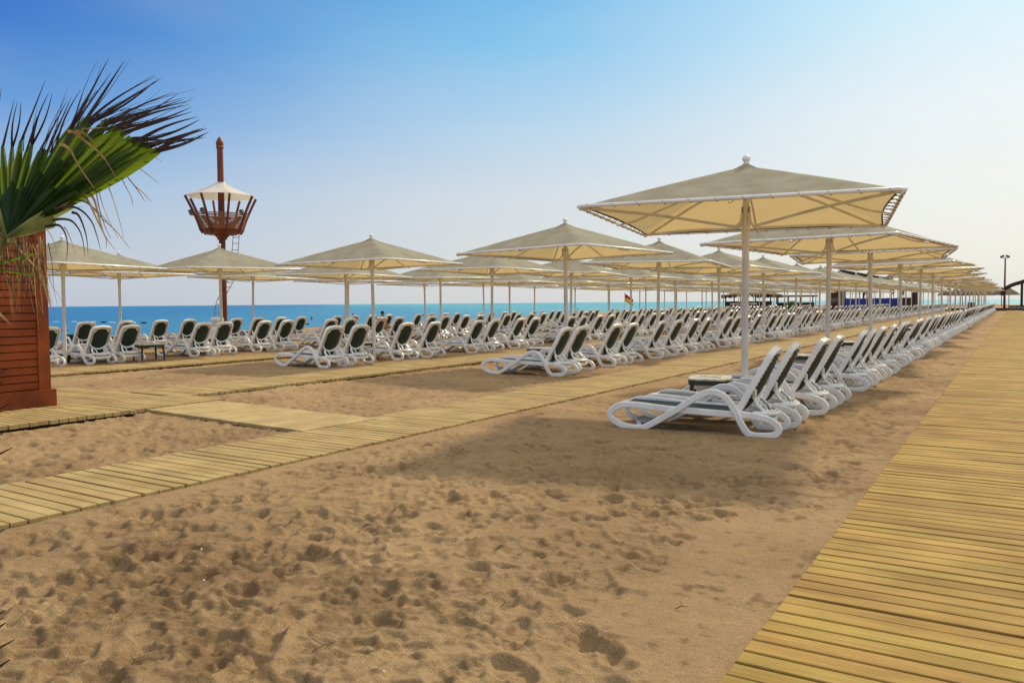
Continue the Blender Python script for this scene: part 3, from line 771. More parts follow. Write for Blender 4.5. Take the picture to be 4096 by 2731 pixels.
def blade(q, hub, gx, tx, w0, dd, wt=None, curve=0, folds=True, m1=M_leafg, m2=M_leafd, gd=0, td=0, split=0, gap_=0):
    """hub -> green end gx -> dry tip tx, width w0 in px at the green end"""
    hub,gx,tx=Vector(hub),Vector(gx),Vector(tx); d1=(gx-hub); n=Vector((-d1.y,d1.x)).normalized(); K=9
    vs=[]; 
    for i in range(K+1):
        f_=i/K; c_=hub.lerp(gx,f_)+n*curve*math.sin(f_*math.pi)
        wd=w0*(.06+.94*min(1,f_*(1.02 if not gap_ else 2.0))**.85)*.5
        if i==K: wd*=.42
        elif i==K-1: wd*=.74
        elif i==K-2: wd*=.93
        dz=gd*f_+dd
        vs += [lp(*(c_-n*wd),dz+.004),lp(*(c_),dz-.020*f_*(1 if folds else 0)),lp(*(c_+n*wd),dz+.004)]
    fs=[]
    for i in range(K):
        for j in (0,1): a0=i*3+j; fs.append((a0,a0+1,a0+4,a0+3))
    q.add(vs,fs,m1)
    if tx is not None:
        K2=8; st=[0] if not split else [-1,1]
        for sg in st:
            vs=[]; e_=tx+ (n*split*sg if split else Vector((0,0)))
            for i in range(K2+1):
                f_=i/K2; c_=gx.lerp(e_,f_)+ n*(curve*.0 + (tx-gx).length*.05*sg*math.sin(f_*math.pi)); wd=(wt or w0*.34)*(1-f_)**.8*.5+.7
                c_-=d1.normalized()*6*(1-f_)
                dz=gd+dd+(td)*f_
                vs += [lp(*(c_-n*wd),dz),lp(*(c_+n*wd),dz-.003)]
            q.add(vs,[(i*2,i*2+1,i*2+3,i*2+2) for i in range(K2)],m2)
def c1(x,y): return (x/1.96,y/1.96+200)     # enlarged-view to photo pixels
HUB=c1(60,1465)
segs=[((1245,785),(1630,630)),((1180,750),(1600,612)),((1120,735),(1600,690)),((1075,715),(1560,535)),((1030,690),(1505,720)),((980,640),(1505,485)),((920,610),(1490,440)),((850,550),(1500,395)),((800,590),(1440,390)),((760,640),(1380,340)),
      ((700,570),(1265,225)),((680,540),(975,85)),((640,600),(1235,212)),((570,600),(850,70)),((500,700),(870,180)),((430,800),(640,320)),((370,800),(560,370)),((310,795),(525,400)),((250,740),(395,340)),((205,800),(290,520)),((165,710),(355,240)),((95,760),(150,410)),((20,750),(110,395)),((-60,740),(10,300)),((-140,800),(-120,400)),((-220,830),(-260,450)),((-300,900),(-420,600)),((-380,1000),(-600,760)),((-420,1150),(-650,1000))]
q=MB()
for i,(g_,t_) in enumerate(segs):
    L_=math.hypot(g_[0]-60,g_[1]-1465)/1.96
    w0=L_*(.105 if i<10 else (.12 if i<15 else .085))
    blade(q,HUB,c1(*g_),c1(*t_),w0,.004*(i%2)+.0,curve=(4 if i<6 else 0),gd=-.12+.016*i,td=-.12,split=(7 if i%3==0 else 0),wt=L_*.026,gap_=(i>=15))
lf=q.build('leaf',palm,False)
q=MB()
for i in range(46):      # fine frayed threads off the blade ends
    g_,t_=rp_.choice(segs[:20]); g_=Vector(c1(*g_)); t_=Vector(c1(*t_)); d1=t_-g_; n_=Vector((-d1.y,d1.x)).normalized()
    p0=g_+n_*rp_.uniform(-16,16); L_=rp_.uniform(.45,1.12); bend=rp_.uniform(-26,26); p2=g_+d1*L_+n_*rp_.uniform(-46,46); p1=(p0+p2)/2+n_*bend
    vs=[]
    for k_ in range(9):
        f_=k_/8; c_=p0*(1-f_)**2+p1*2*f_*(1-f_)+p2*f_*f_; wd=(3.6*(1-f_)+.9)*.5; vs+=[lp(*(c_-n_*wd),-.10-.1*f_),lp(*(c_+n_*wd),-.103-.1*f_)]
    q.add(vs,[(k_*2,k_*2+1,k_*2+3,k_*2+2) for k_ in range(8)],M_leafd)
q.build('frayed_thread',palm)
# filler folds that close the fan near the hub
q=MB()
for i in range(30):
    a_=rad(33+ i*4.3); L_=330+60*math.sin(i*1.7) if i<9 else 200+25*math.sin(i*1.7)-(60 if i>14 else 0)
    g_=(HUB[0]+L_*math.cos(a_),HUB[1]-L_*math.sin(a_))
    q_w=46; blade(q,HUB,g_,g_,q_w,.012,gd=-.08+.012*i)
q.build('leaf_fold',palm)
# lower yellow-green blades that droop into dry straw
q=MB()
def ribbon(P, w0, w1, m, dd=-.06, k=5):
    Q=catmull([(x,y,0) for x,y in P],k); n_=len(Q); vs=[]
    for i,p in enumerate(Q):
        f_=i/(n_-1); tn_=(Q[min(i+1,n_-1)]-Q[max(i-1,0)]); tn_=Vector((tn_.x,tn_.y)).normalized(); nn_=Vector((-tn_.y,tn_.x)); wd=(w0+(w1-w0)*f_)*.5
        c_=Vector((p.x,p.y)); vs+=[lp(*(c_-nn_*wd),dd),lp(*(c_),dd-.006*(1-f_)),lp(*(c_+nn_*wd),dd)]
    fs=[]
    for i in range(n_-1):
        for j in (0,1): a0=i*3+j; fs.append((a0,a0+1,a0+4,a0+3))
    q.add(vs,fs,m)
for P,w0,w1 in (([(60,1465),(230,1380),(420,1290),(560,1200)],14,46),([(60,1465),(240,1400),(430,1330)],12,44),([(60,1465),(230,1420),(420,1360)],10,36),([(60,1465),(200,1440),(350,1385)],8,26),([(60,1465),(250,1340),(480,1220),(640,1130)],16,50)):
    ribbon([c1(*p) for p in P],w0,w1,M_leafy,-.03)
q.build('yellow_blade',palm)
q=MB()
dro=[[(480,1225),(600,1168),(700,1210),(800,1320),(910,1420),(1020,1560)],[(430,1250),(540,1225),(640,1260),(720,1350),(760,1460),(790,1570)],[(560,1272),(610,1290),(650,1370),(680,1480),(690,1600)],[(410,1335),(480,1325),(560,1340),(620,1410),(650,1500),(665,1620)],[(350,1385),(440,1372),(480,1388),(515,1450),(530,1540),(520,1650)],[(500,1385),(530,1430),(560,1500),(590,1600)],[(355,1395),(385,1430),(420,1500),(450,1600)],[(650,1130),(700,1200),(760,1330),(830,1480),(830,1560)],[(690,1110),(740,1180),(780,1330),(820,1450),(900,1565)],[(770,1080),(800,1200),(860,1350),(930,1480)],[(750,1090),(780,1250),(830,1400),(870,1480)],[(840,1045),(890,1180),(940,1350),(970,1470)],[(945,985),(980,1060),(1030,1160),(1040,1225)],[(975,965),(1050,1060),(1100,1130),(1135,1190)],[(1050,1060),(1120,1120),(1190,1195)],[(1070,915),(1150,970),(1245,1048)],[(1200,830),(1230,850),(1270,880)],[(640,620),(900,605),(1000,600)],[(620,1180),(680,1200),(760,1260),(850,1350)],[(430,1240),(560,1240),(650,1230)]]
for P in dro: ribbon([c1(*p) for p in P],12 if len(P)>4 else 5,1.5,M_leafs if rp_.random()<.6 else M_leafd,-.05+rp_.uniform(-.04,.02))
ribbon([c1(*p) for p in ((910,1000),(830,870),(760,790),(660,710),(590,650),(530,638))],3,14,M_leafs,-.17)
ribbon([c1(*p) for p in ((740,1085),(650,960),(590,860),(560,800),(510,752),(465,740))],3,14,M_leafs,-.17)
ribbon([c1(*p) for p in ((760,760),(700,690),(650,650),(590,635))],3,12,M_leafs,-.17)
ribbon([c1(*p) for p in ((940,480),(1010,462),(1090,466),(1180,500))],4,2,M_leafd,-.1)
# straw skirt hanging in front of the hut
for i in range(105):
    x0=rp_.uniform(-60,215)*.9; y0=940+rp_.uniform(-10,40)+abs(x0-100)*.1; L_=rp_.uniform(70,330)*(1 if x0<170 else .8)
    if rp_.random()<.35: x0=rp_.uniform(10,200); y0=1060+rp_.uniform(-60,60); L_=rp_.uniform(50,190)
    dx=rp_.uniform(-25,45); wv=rp_.uniform(-14,14)
    P=[(x0,y0),(x0+dx*.4+wv,y0+L_*.35),(x0+dx*.7-wv*.3,y0+L_*.7),(x0+dx*1.2,y0+L_)]
    ribbon(P,rp_.choice((1.6,2,2.5,4,6)),.8,rp_.choice((M_leafs,M_leafs,M_leafd)),rp_.uniform(-.16,.08),4)
ribbon([(50,955),(80,1000),(120,1045),(160,1090),(190,1170),(205,1240)],10,4,M_leafs,-.12)
ribbon([(-20,1240),(20,1275),(45,1300)],14,3,M_leafs,-.15)
q.build('dry_straw',palm)
q=MB()
ribbon([(-40,1060),(20,1048),(80,1030),(137,1016)],13,9,M_leafg,-.2)
ribbon([(-30,1075),(30,1084),(90,1094),(140,1103)],10,8,M_leafg,-.2)
for P in ([(22,950),(5,890),(-20,800),(-60,700)],[(20,950),(-10,930),(-50,900),(-90,880)],[(20,955),(0,1000),(-10,1050),(-30,1100)],[(22,950),(10,985),(-5,1010),(-25,1030)]): ribbon(P,16,24,M_leafy,-.12)
q.build('young_blade',palm)
q=MB(); q.tube([lp(40,955,-.02),lp(-60,1000,.05),lp(-260,1080,.25)],.02,M_leafy,8); q.build('leaf_stalk',palm)

p2=empty('fan_palm',(1.95,15.2,0)); tag(p2,'unseen fan palm added past the right edge so its crown shades the boardwalk','palm tree')  # palm out of view, added for the soft shade it casts on the boards
q=MB(); q.tube([(0,0,-.1),(.05,0,1.5),(.02,.05,3.2),(0,0,4.4)],.13,M_trunk,12,False,[1.3,1,.9,.85]); q.build('trunk',p2,True)
r=random.Random(21)
for i in range(22):
    an=2*math.pi*i/22*2.4; el_=r.uniform(-.5,1.1); o_=Vector((math.cos(an)*math.cos(el_),math.sin(an)*math.cos(el_),math.sin(el_))); q=MB()
    hb=Vector((0,0,4.3))+o_*.55; sd_=Vector((-math.sin(an),math.cos(an),0)); u_=o_.cross(sd_)
    q.tube([(0,0,4.3),hb],.018,M_leafy,5)
    for j in range(17):
        a2=rad(-80+10*j); dv=o_*math.cos(a2)+sd_*math.sin(a2); pn=dv.cross(u_).normalized(); L_=r.uniform(.62,.78)
        vs=[hb,hb+dv*L_*.6+pn*.035-u_*.02,hb+dv*L_*.6-pn*.035-u_*.02,hb+dv*L_+Vector((0,0,-.12))]
        q.add(vs,[(0,1,3,2)],M_leafg)
    q.build('leaf',p2)

# ------------------------------------------------------------------ lookout mast with crow's nest
mX=-30.86; mY=24.23
mast=empty('lookout_mast',(mX,mY,-.02)); tag(mast,'tall red-brown ship mast with a slatted crow\'s nest and white canopy','mast')
q=MB(); q.lathe([(.15,-.4),(.145,4.4),(.14,7.3),(.135,8.70)],M_mast,14); q.build('pole',mast,True)
q=MB(); q.lathe([(.135,8.70),(.17,8.72),(.175,8.78),(.15,8.82),(.17,8.9),(.16,9.0),(.09,9.15),(.03,9.23),(.0,9.25)],M_mast,14); q.build('pole_cap',mast,True)
q=MB()
ns=24; prof=[(.62,4.98),(.90,5.02),(1.03,5.12)]
q.lathe([(.03,4.80),(.66,4.80),(.86,4.90),(.92,5.03),(.03,5.03)],M_mast,ns); 
q.lathe([(.16,4.56),(.21,4.57),(.22,4.64),(.33,4.76),(.34,4.80),(.16,4.80)],M_mast,12); q.build('platform',mast)
def ribR(z): # radius of the flaring ribs
    f_=max(0,z-4.95)/(6.50-4.95); return .90+.64*f_**1.25
for k_ in range(8):
    a_=2*math.pi*k_/8+.35; q=MB(); P=[]
    for i in range(11):
        z=4.84+(6.50-4.84)*i/10; rr2=ribR(z)+.03-(.10 if i==0 else 0); P.append((rr2*math.cos(a_),rr2*math.sin(a_),z))
    q.sweep(P,rsec(.09,.11),M_mast,False,(math.cos(a_),math.sin(a_),0)); q.build('rib',mast)
q=MB()
for i in range(11):
    z=5.05+.065*i; rr2=ribR(z)+.0
    q.sweep([(rr2*math.cos(2*math.pi*j/24),rr2*math.sin(2*math.pi*j/24),z) for j in range(24)],rsec(.025,.048),M_slat,True)
q.build('slat_rail',mast)
q=MB(); vs=[(.20*math.cos(2*math.pi*j/8+.35),.20*math.sin(2*math.pi*j/8+.35),7.13) for j in range(8)]
for f_ in (.35,.7,1.0):
    for j in range(8):
        a_=2*math.pi*j/8+.35; r3_=.2+f_*1.36; vs.append((r3_*math.cos(a_),r3_*math.sin(a_),7.13-.60*f_**.85))
q.add(vs,[(k_*8+j,k_*8+(j+1)%8,(k_+1)*8+(j+1)%8,(k_+1)*8+j) for k_ in range(3) for j in range(8)],M_roofw); q.tube([(.19*math.cos(t_),.19*math.sin(t_),7.14) for t_ in [2*math.pi*i/16 for i in range(16)]],.03,M_cream,6,True); q.build('canopy',mast)
for (px_,py_,dd) in ((766,850,-.2),(812,842,-.35),(968,850,.1)):
    q=MB(); v=at_depth(px_,py_,1)-Vector((0,0,EYE)); dep=(Vector((mX,mY,0)).dot(fw))+dd; p=at_depth(px_,py_,dep)-Vector((mX,mY,-.02))
    R3=Matrix.Rotation(rad(-55),3,'Z')@Matrix.Rotation(rad(20),3,'X')
    q.box((-.15,-.07,-.12),(.15,.07,.12),M_steel,R3,p); q.box((-.13,-.085,-.10),(.13,-.072,.10),M_lampglass,R3,p)
    cn=Vector((p.x,p.y,0)).normalized()*(ribR(p.z)+.0); q.tube([p,Vector((cn.x,cn.y,p.z-.08))],.02,M_steel,5)
    q.build('floodlight',mast)
ld=MB(); A=[]; 
side=Vector((math.cos(YAW),math.sin(YAW),0)); bk_=Vector((-math.sin(YAW),math.cos(YAW),0))
for off in (-.14,.14):
    ld.tube(catmull([side*(.62+off)+bk_*.1+Vector((0,0,4.82)),side*(.55+off)+bk_*.1+Vector((0,0,4.1)),side*(.32+off)+bk_*.25+Vector((0,0,2.9)),side*(-.05+off)+bk_*.3+Vector((0,0,2.2)),side*(-.30+off)+bk_*.2+Vector((0,0,1.6)),side*(-.42+off*1.3)+bk_*.1+Vector((0,0,.2))],4),.016,M_rope,5)
cl=catmull([side*.62+bk_*.1+Vector((0,0,4.95)),side*.55+bk_*.1+Vector((0,0,4.1)),side*.32+bk_*.25+Vector((0,0,2.9)),side*-.05+bk_*.3+Vector((0,0,2.2)),side*-.30+bk_*.2+Vector((0,0,1.6)),side*-.42+bk_*.1+Vector((0,0,.2))],3)
for p in cl[1:]: ld.tube([p-side*.15,p+side*.15],.016,M_rope,5)
ld.build('rope_ladder',mast)

# ------------------------------------------------------------------ people
def figure(name, loc, rz, joints, edges, radii, mats_split, label, scale=1.0):
    me=bpy.data.meshes.new('person'); me.from_pydata([tuple(Vector(p)*scale) for p in joints],edges,[])
    o=bpy.data.objects.new('person',me); COL.objects.link(o); o.location=loc; o.rotation_euler=(0,0,rz)
    md=o.modifiers.new('skin','SKIN'); sv=me.skin_vertices
    if not sv:
        bpy.context.view_layer.objects.active=o
    for i,r_ in enumerate(radii):
        me.skin_vertices[0].data[i].radius=(r_*scale,r_*scale)
    me.skin_vertices[0].data[0].use_root=True
    o.modifiers.new('sub','SUBSURF').levels=2; o.modifiers['sub'].render_levels=2
    me.materials.append(M_skin); tag(o,label,'person'); return o
STAND=[(0,0,.95),(0,0,1.15),(0,0,1.38),(0,0,1.48),(0,.02,1.58),(0,.02,1.70),(.18,0,1.38),(.24,0,1.12),(.22,-.10,.88),(-.18,0,1.38),(-.26,0,1.12),(-.30,.05,.88),(.10,0,.88),(.12,-.05,.48),(.13,.02,.06),(.13,-.12,.03),(-.10,0,.88),(-.13,.05,.48),(-.17,.12,.06),(-.17,-.02,.03)]
SE=[(0,1),(1,2),(2,3),(3,4),(4,5),(2,6),(6,7),(7,8),(2,9),(9,10),(10,11),(0,12),(12,13),(13,14),(14,15),(0,16),(16,17),(17,18),(18,19)]
SR=[.14,.125,.15,.055,.095,.085,.062,.045,.032,.062,.045,.032,.09,.06,.042,.03,.09,.06,.042,.03]
def clothes(o, joints, bands, scale, m, name):
    q=MB()
    for (i,j,r_,f0,f1) in bands:
        a,b_=Vector(joints[i])*scale,Vector(joints[j])*scale; p0=a.lerp(b_,f0); p1=a.lerp(b_,f1)
        q.tube([p0,p0.lerp(p1,.5),p1],r_*scale,m,10,False,[1,1.04,.98],(0,1,0))
    return q.build(name,o,True)
def head_bits(o, joints, scale):
    h=Vector(joints[5])*scale; q=MB(); q.lathe([(.001,.075*scale),(.06*scale,.065*scale),(.092*scale,.02*scale),(.098*scale,-.03*scale),(.07*scale,-.08*scale)],M_hair,10,tuple(h+Vector((0,.012,.02))))
    q.build('hair',o,True)

# ------------------------------------------------------------------ the far end: stage, building, bars
Yst=138
st=empty('blue_stage',(bearing(3500,Yst),Yst,0)); tag(st,'low stage wrapped in bright blue tarpaulin behind the lounger rows','stage')
x0,x1=bearing(3378,Yst),bearing(3600,Yst); cx=st.location.x
q=MB(); n=26; vs=[]
for i in range(n+1):
    xx=x0+(x1-x0)*i/n-cx; d_=.06*math.sin(i*2.1)
    vs+=[(xx,d_,0),(xx,d_*.5,1.85+.03*math.sin(i*1.3))]
fs=[(i*2,i*2+2,i*2+3,i*2+1) for i in range(n)]; q.add(vs,fs,M_blue)
q.box((x0-cx,.12,0),(x1-cx,6,1.8),M_blue); q.build('tarpaulin',st)
q=MB(); 
for f_ in (0,.14,.28,.42,.57,.7,.85,1.0): q.tube([(x0-cx+(x1-x0)*f_,.2,1.8),(x0-cx+(x1-x0)*f_,.2,3.4)],.04,M_steel,6)
q.tube([(x0-cx,.2,2.6),(x0-cx+(x1-x0)*.42,.2,2.6)],.03,M_steel,6)
q.build('railing',st)
for (px_,hgt,lab,mm) in ((3462,1.02,'person in dark red standing on the blue stage, nearest its left end',M_cloth),(3571,1.02,'person in red top mid-stride on the right part of the blue stage',M_cloth),(3612,.86,'smaller bare-skinned person standing beside the stage steps on the right',M_skin)):
    X_=bearing(px_,Yst+2); o=figure('person',(X_,Yst+2,1.82),rad(30),STAND,SE,SR,None,lab,hgt)
    clothes(o,STAND,[(0,12,.13,-.3,1.1),(12,13,.085,0,.55),(16,17,.085,0,.55)],hgt,M_cloth2,'shorts')
    if mm is M_cloth: clothes(o,STAND,[(0,2,.165,.1,1.05)],hgt,M_cloth,'shirt')
    head_bits(o,STAND,hgt)
bl=empty('beach_building',(bearing(3345,150),150,0)); tag(bl,'brown boarded building with stone corner pillar and dark flat roof behind the stage','building')
x0,x1=bearing(3312,150)-bl.location.x,bearing(3366,150)-bl.location.x
q=MB(); 
for i in range(20): q.box((x0,0,.2*i),(x1,4,.2*i+.185),M_brown)
q.build('wall',bl)
q=MB(); q.box((x1+.05,-.2,0),(x1+.6,.5,4.0),M_stone); q.build('stone_pillar',bl)
xa,xb=bearing(3372,150)-bl.location.x,bearing(3525,150)-bl.location.x
q=MB(); q.add([(xa-.8,0,7.05),(xb,0,5.55),(xb+1,7,5.55),(xa,7,7.1),(xa-.8,0,6.2),(xb,0,4.9),(xb+1,7,4.9),(xa,7,6.2)],[(0,1,2,3),(7,6,5,4),(0,4,5,1),(1,5,6,2),(2,6,7,3),(3,7,4,0)],M_roofd); q.build('roof',bl)
q=MB(); q.box((xa-.3,1,4.0),(xb,6,4.88),M_roofd)
for xx in (xa,xa+3,xb-.5): q.box((xx,1.2,0),(xx+.25,1.45,4.0),M_brown)
q.build('upper_frame',bl)
q=MB(); q.tube([(xa-2.2,1,4),(xa-2.2,1,8.6)],.10,M_mast,8); q.build('chimney_pole',bl)
# thatched bar
def thatch_roof(q, w_, d_, z0, z1, seed):
    r=random.Random(seed); n=22; ed=[(-w_,-d_),(w_,-d_),(w_,d_),(-w_,d_)]
    vs=[]; m=0
    rows=[0,.35,.7,1.0]
    for f_ in rows:
        for k_ in range(4):
            a,b_=ed[k_],ed[(k_+1)%4]
            for i in range(n//2):
                t_=i/(n//2); x=a[0]+(b_[0]-a[0])*t_; y=a[1]+(b_[1]-a[1])*t_; rx=w_-min(w_,d_)
                X=math.copysign(min(abs(x),rx),x)*(1-f_)+x*f_; Y=y*f_
                vs.append((X,Y,z1-(z1-z0)*f_**.8+r.uniform(-.06,.06)))
    m=4*(n//2); fs=[(j*m+i,j*m+(i+1)%m,(j+1)*m+(i+1)%m,(j+1)*m+i) for j in range(3) for i in range(m)]
    q.add(vs,fs,M_thatch)
    for k_ in range(4):
        a,b_=ed[k_],ed[(k_+1)%4]
        for i in range(36):
            t_=r.random(); x=a[0]+(b_[0]-a[0])*t_; y=a[1]+(b_[1]-a[1])*t_; L=r.uniform(.15,.5)
            q.box((x-.12,y-.05,z0-L),(x+.12,y+.05,z0+.12),M_thatch)
def thatched_bar(x, y, w_, d_, z0, z1, label):
    o=empty('thatched_bar',(x,y,0)); tag(o,label,'beach bar')
    q=MB(); thatch_roof(q,w_,d_,z0,z1,3); q.build('thatch_roof',o)
    n=max(3,int(w_/1.2))
    for i in range(n):
        for sy in (-1,1):
            q=MB(); xx=-w_*.88+2*w_*.88*i/(n-1); q.tube([(xx,sy*d_*.82,0),(xx,sy*d_*.82,z0+.15)],.11,M_darkw,8); q.build('post',o)
    q=MB(); q.box((-w_*.9,-d_*.78,0),(w_*.9,-d_*.66,1.45),M_darkw); q.box((-w_*.92,-d_*.82,1.45),(w_*.92,-d_*.6,1.53),M_darkw); q.box((-w_*.7,-d_*.79,.95),(-w_*.4,-d_*.78-.01,1.2),M_cream); q.box((w_*.05,-d_*.79,1.0),(w_*.35,-d_*.78-.01,1.25),M_cream); q.build('counter',o)
    return o
yb=140
thatched_bar((bearing(2908,yb)+bearing(3110,yb))/2,yb,(bearing(3110,yb)-bearing(2908,yb))/2*1.0,3,2.55,3.75,'thatched beach bar with dark counter seen between the parasol poles')
o=empty('flat_roof_shelter',(bearing(3185,144),144,0)); tag(o,'long low shelter with pale flat roof beside the thatched bar','shelter')
q=MB(); q.box((-3.3,-1.5,2.2),(3.3,1.5,2.5),M_thatch); q.build('roof',o)
for xx in (-3,-1,1,3): q=MB(); q.tube([(xx,-1.3,0),(xx,-1.3,2.2)],.09,M_darkw,6); q.build('post',o)
q=MB(); q.box((-3,-.2,0),(3,0,1.25),M_brown); q.build('counter',o)
sh=MB(); r=random.Random(4)
for i in range(500):
    a_=r.uniform(0,2*math.pi); h_=r.random(); rr2=.75*math.sqrt(r.random())*(1-.35*h_); p=Vector((rr2*math.cos(a_),rr2*math.sin(a_),.25+1.25*h_)); s_=r.uniform(.05,.11)
    n1=Vector((r.uniform(-1,1),r.uniform(-1,1),r.uniform(-1,1))).normalized(); n2=n1.orthogonal().normalized()
    sh.add([p-n1*s_,p+n2*s_*.6,p+n1*s_,p-n2*s_*.6],[(0,1,2,3)],M_shrub)
o=empty('round_shrub',(bearing(3172,118),118,0)); sh.build('foliage',o); q=MB(); q.tube([(0,0,-.05),(0,0,.9)],.05,M_trunk,6); q.build('stem',o); tag(o,'small bright green bush at the far end of the third row','shrub')
# steps / dark kiosk on the right of the stage
o=empty('stage_tower',(bearing(3638,137),137,0)); tag(o,'dark boxy kiosk with a railed top right of the blue stage','kiosk')
q=MB(); q.box((-1.1,-.8,0),(1.1,1,1.9),M_darkw); q.box((.4,-.82,1.9),(1.1,1,2.7),M_darkw); q.build('wall',o)
q=MB()
for xx in (-1.05,-.5,0,.5,1.05): q.tube([(xx,-.75,1.9),(xx,-.75,3.1)],.03,M_steel,6)
q.tube([(-1.05,-.75,3.1),(1.05,-.75,3.1)],.035,M_steel,6); q.build('railing',o)
# dark low kerbs, litter bin
for (xa_,xb_,yy,hh) in ((-44,16,125.9,.16),(-30,30,142,.22)):
    q=MB(); q.box((xa_,yy,-.1),(xb_,yy+.3,hh),M_darkw); o=q.build('kerb'); tag(o,'dark low timber kerb across the far sand',None,None,'structure')
q=MB(); q.box((-.45,-.3,0),(.45,.3,1.05),M_roofd); q.box((-.5,-.35,1.05),(.5,.35,1.12),M_roofd); o=q.build('litter_bin'); o.location=(bearing(3886,133),133,0); tag(o,'black bin beyond the far end of the front row','bin')
# floodlight mast
fm=empty('floodlight_mast',(bearing(4018,150),150,0)); tag(fm,'tall thin floodlight mast with two lamp heads near the right edge','floodlight')
q=MB(); q.lathe([(.20,0),(.14,3),(.10,8.05)],M_mast,10); q.build('pole',fm,True)
q=MB(); q.box((-.5,-.06,8.02),(.4,.06,8.10),M_steel); q.build('crossbar',fm)
for sx,tl in ((-1,-22),(1,24)):
    q=MB(); R3=Matrix.Rotation(rad(tl),3,'Y'); q.box((-.30,-.2,-.16),(.30,.2,.16),M_steel,R3,(sx*.38-.05,0,8.32)); q.build('lamp_head',fm)
# gazebo bar at the right edge
gz=empty('beach_pavilion',(bearing(4090,146)+1.5,146,0)); tag(gz,'dark timber pavilion with curved roof edge cut by the right edge','pavilion')
q=MB(); P=catmull([(-4.2,-2,2.1),(-3.9,-2,3.0),(-2.9,-2,3.7),(-1.2,-2,4.3),(.6,-2,5.2),(3,-2,6.2),(6,-2,6.6)],4)
q.sweep(P,rsec(.5,.34),M_darkw,False,(0,1,0)); q.sweep([p+Vector((0,4.5,0)) for p in P],rsec(.5,.34),M_darkw,False,(0,1,0))
vs=[]; 
for p in P: vs+=[p+Vector((0,.2,.18)),p+Vector((0,4.3,.18))]
q.add(vs,[(i*2,i*2+1,i*2+3,i*2+2) for i in range(len(P)-1)],M_thatch); q.build('roof',gz)
for xx,yy in ((-1.6,-2),(3.6,-2),(-1.6,2.4),(3.6,2.4)): q=MB(); q.box((xx-.16,yy-.16,.4),(xx+.16,yy+.16,4.4 if xx<0 else 6.2),M_darkw); q.build('post',gz)
q=MB(); q.box((-3.3,-2.6,0),(7,3,.55),M_darkw); q.box((-3.2,-2.72,.18),(7,-2.62,.30),M_cream); q.build('platform',gz)
q=MB(); q.box((-1.0,-.6,.55),(6,.2,1.7),M_brown); q.box((-1.2,-.7,1.7),(6,.3,1.8),M_darkw); q.box((-.8,1.6,2.6),(6,2.0,3.1),M_brown); q.build('counter',gz)
# thatched parasols far away
def thatched_parasol(x,y,label,s_=1.0):
    o=empty('thatched_parasol',(x,y,-.1)); tag(o,label,'thatched parasol','thatched parasols on the far beach')
    q=MB(); q.lathe([(1.75,2.05),(1.80,2.15),(1.2,2.65),(.5,3.1),(.05,3.45)],M_thatch,12); o2=q.build('thatch_roof',o); q=MB(); q.tube([(0,0,0),(0,0,3.2)],.07,M_darkw,6); q.build('pole',o)
    o.scale=(s_,s_,s_); return o
tp=[(3792,'leftmost, tip hidden behind parasol poles'),(3822,'second from the left'),(3850,'third from the left, partly behind a pole'),(3880,'just left of the gap'),(3912,'peak of the middle clump'),(3943,'right side of the middle clump'),(4006,'left of the floodlight mast'),(4036,'between floodlight mast and pavilion')]
for i,(px_,lab) in enumerate(tp):
    yy=215+ (i%3)*9; X_=bearing(px_,yy)
    thatched_parasol(X_,yy,'brown thatched parasol on the far beach, '+lab,1.28)
for i in range(9):
    px_=3800+i*20; yy=205+(i%2)*4; q=MB(); q.box((-.9,-.3,.25),(.5,.3,.33),M_white); q.box((-.9,-.3,0),(-.82,.3,.25),M_white); q.box((.4,-.3,0),(.48,.3,.25),M_white)
    q.box((-.02,-.3,0),(.78,.3,.07),M_darkw,Matrix.Rotation(rad(-50),3,'Y'),(.5,0,.3)); o=q.build('far_sun_lounger'); o.location=(bearing(px_,yy),yy,-.05)
    tag(o,'tiny sunbed under the thatched parasols on the far beach','sun lounger','tiny sunbeds on the far beach')
# lifeguard flag
yF=62; o=empty('beach_flag',(bearing(2499,yF),yF,0)); tag(o,'red and yellow lifeguard flag above the lounger backs','flag')
q=MB(); q.tube([(0,0,-.8),(0,0,2.35)],.03,M_pole,6); q.build('flagpole',o)
for (m_,z0,z1,nm) in ((M_redf,0.0,.33,'red_half'),(M_yellow,.33,.66,'yellow_half')):
    q=MB(); vs=[]
    for i in range(9):
        f_=i/8; vs+=[(f_*.62,.06*math.sin(f_*7)+.5*f_*.62,2.25-z0-.50*f_**1.2),(f_*.62,.06*math.sin(f_*7)+.5*f_*.62,2.25-z1-.42*f_**1.2)]
    q.add(vs,[(i*2,i*2+2,i*2+3,i*2+1) for i in range(8)],m_); q.build(nm,o,True)

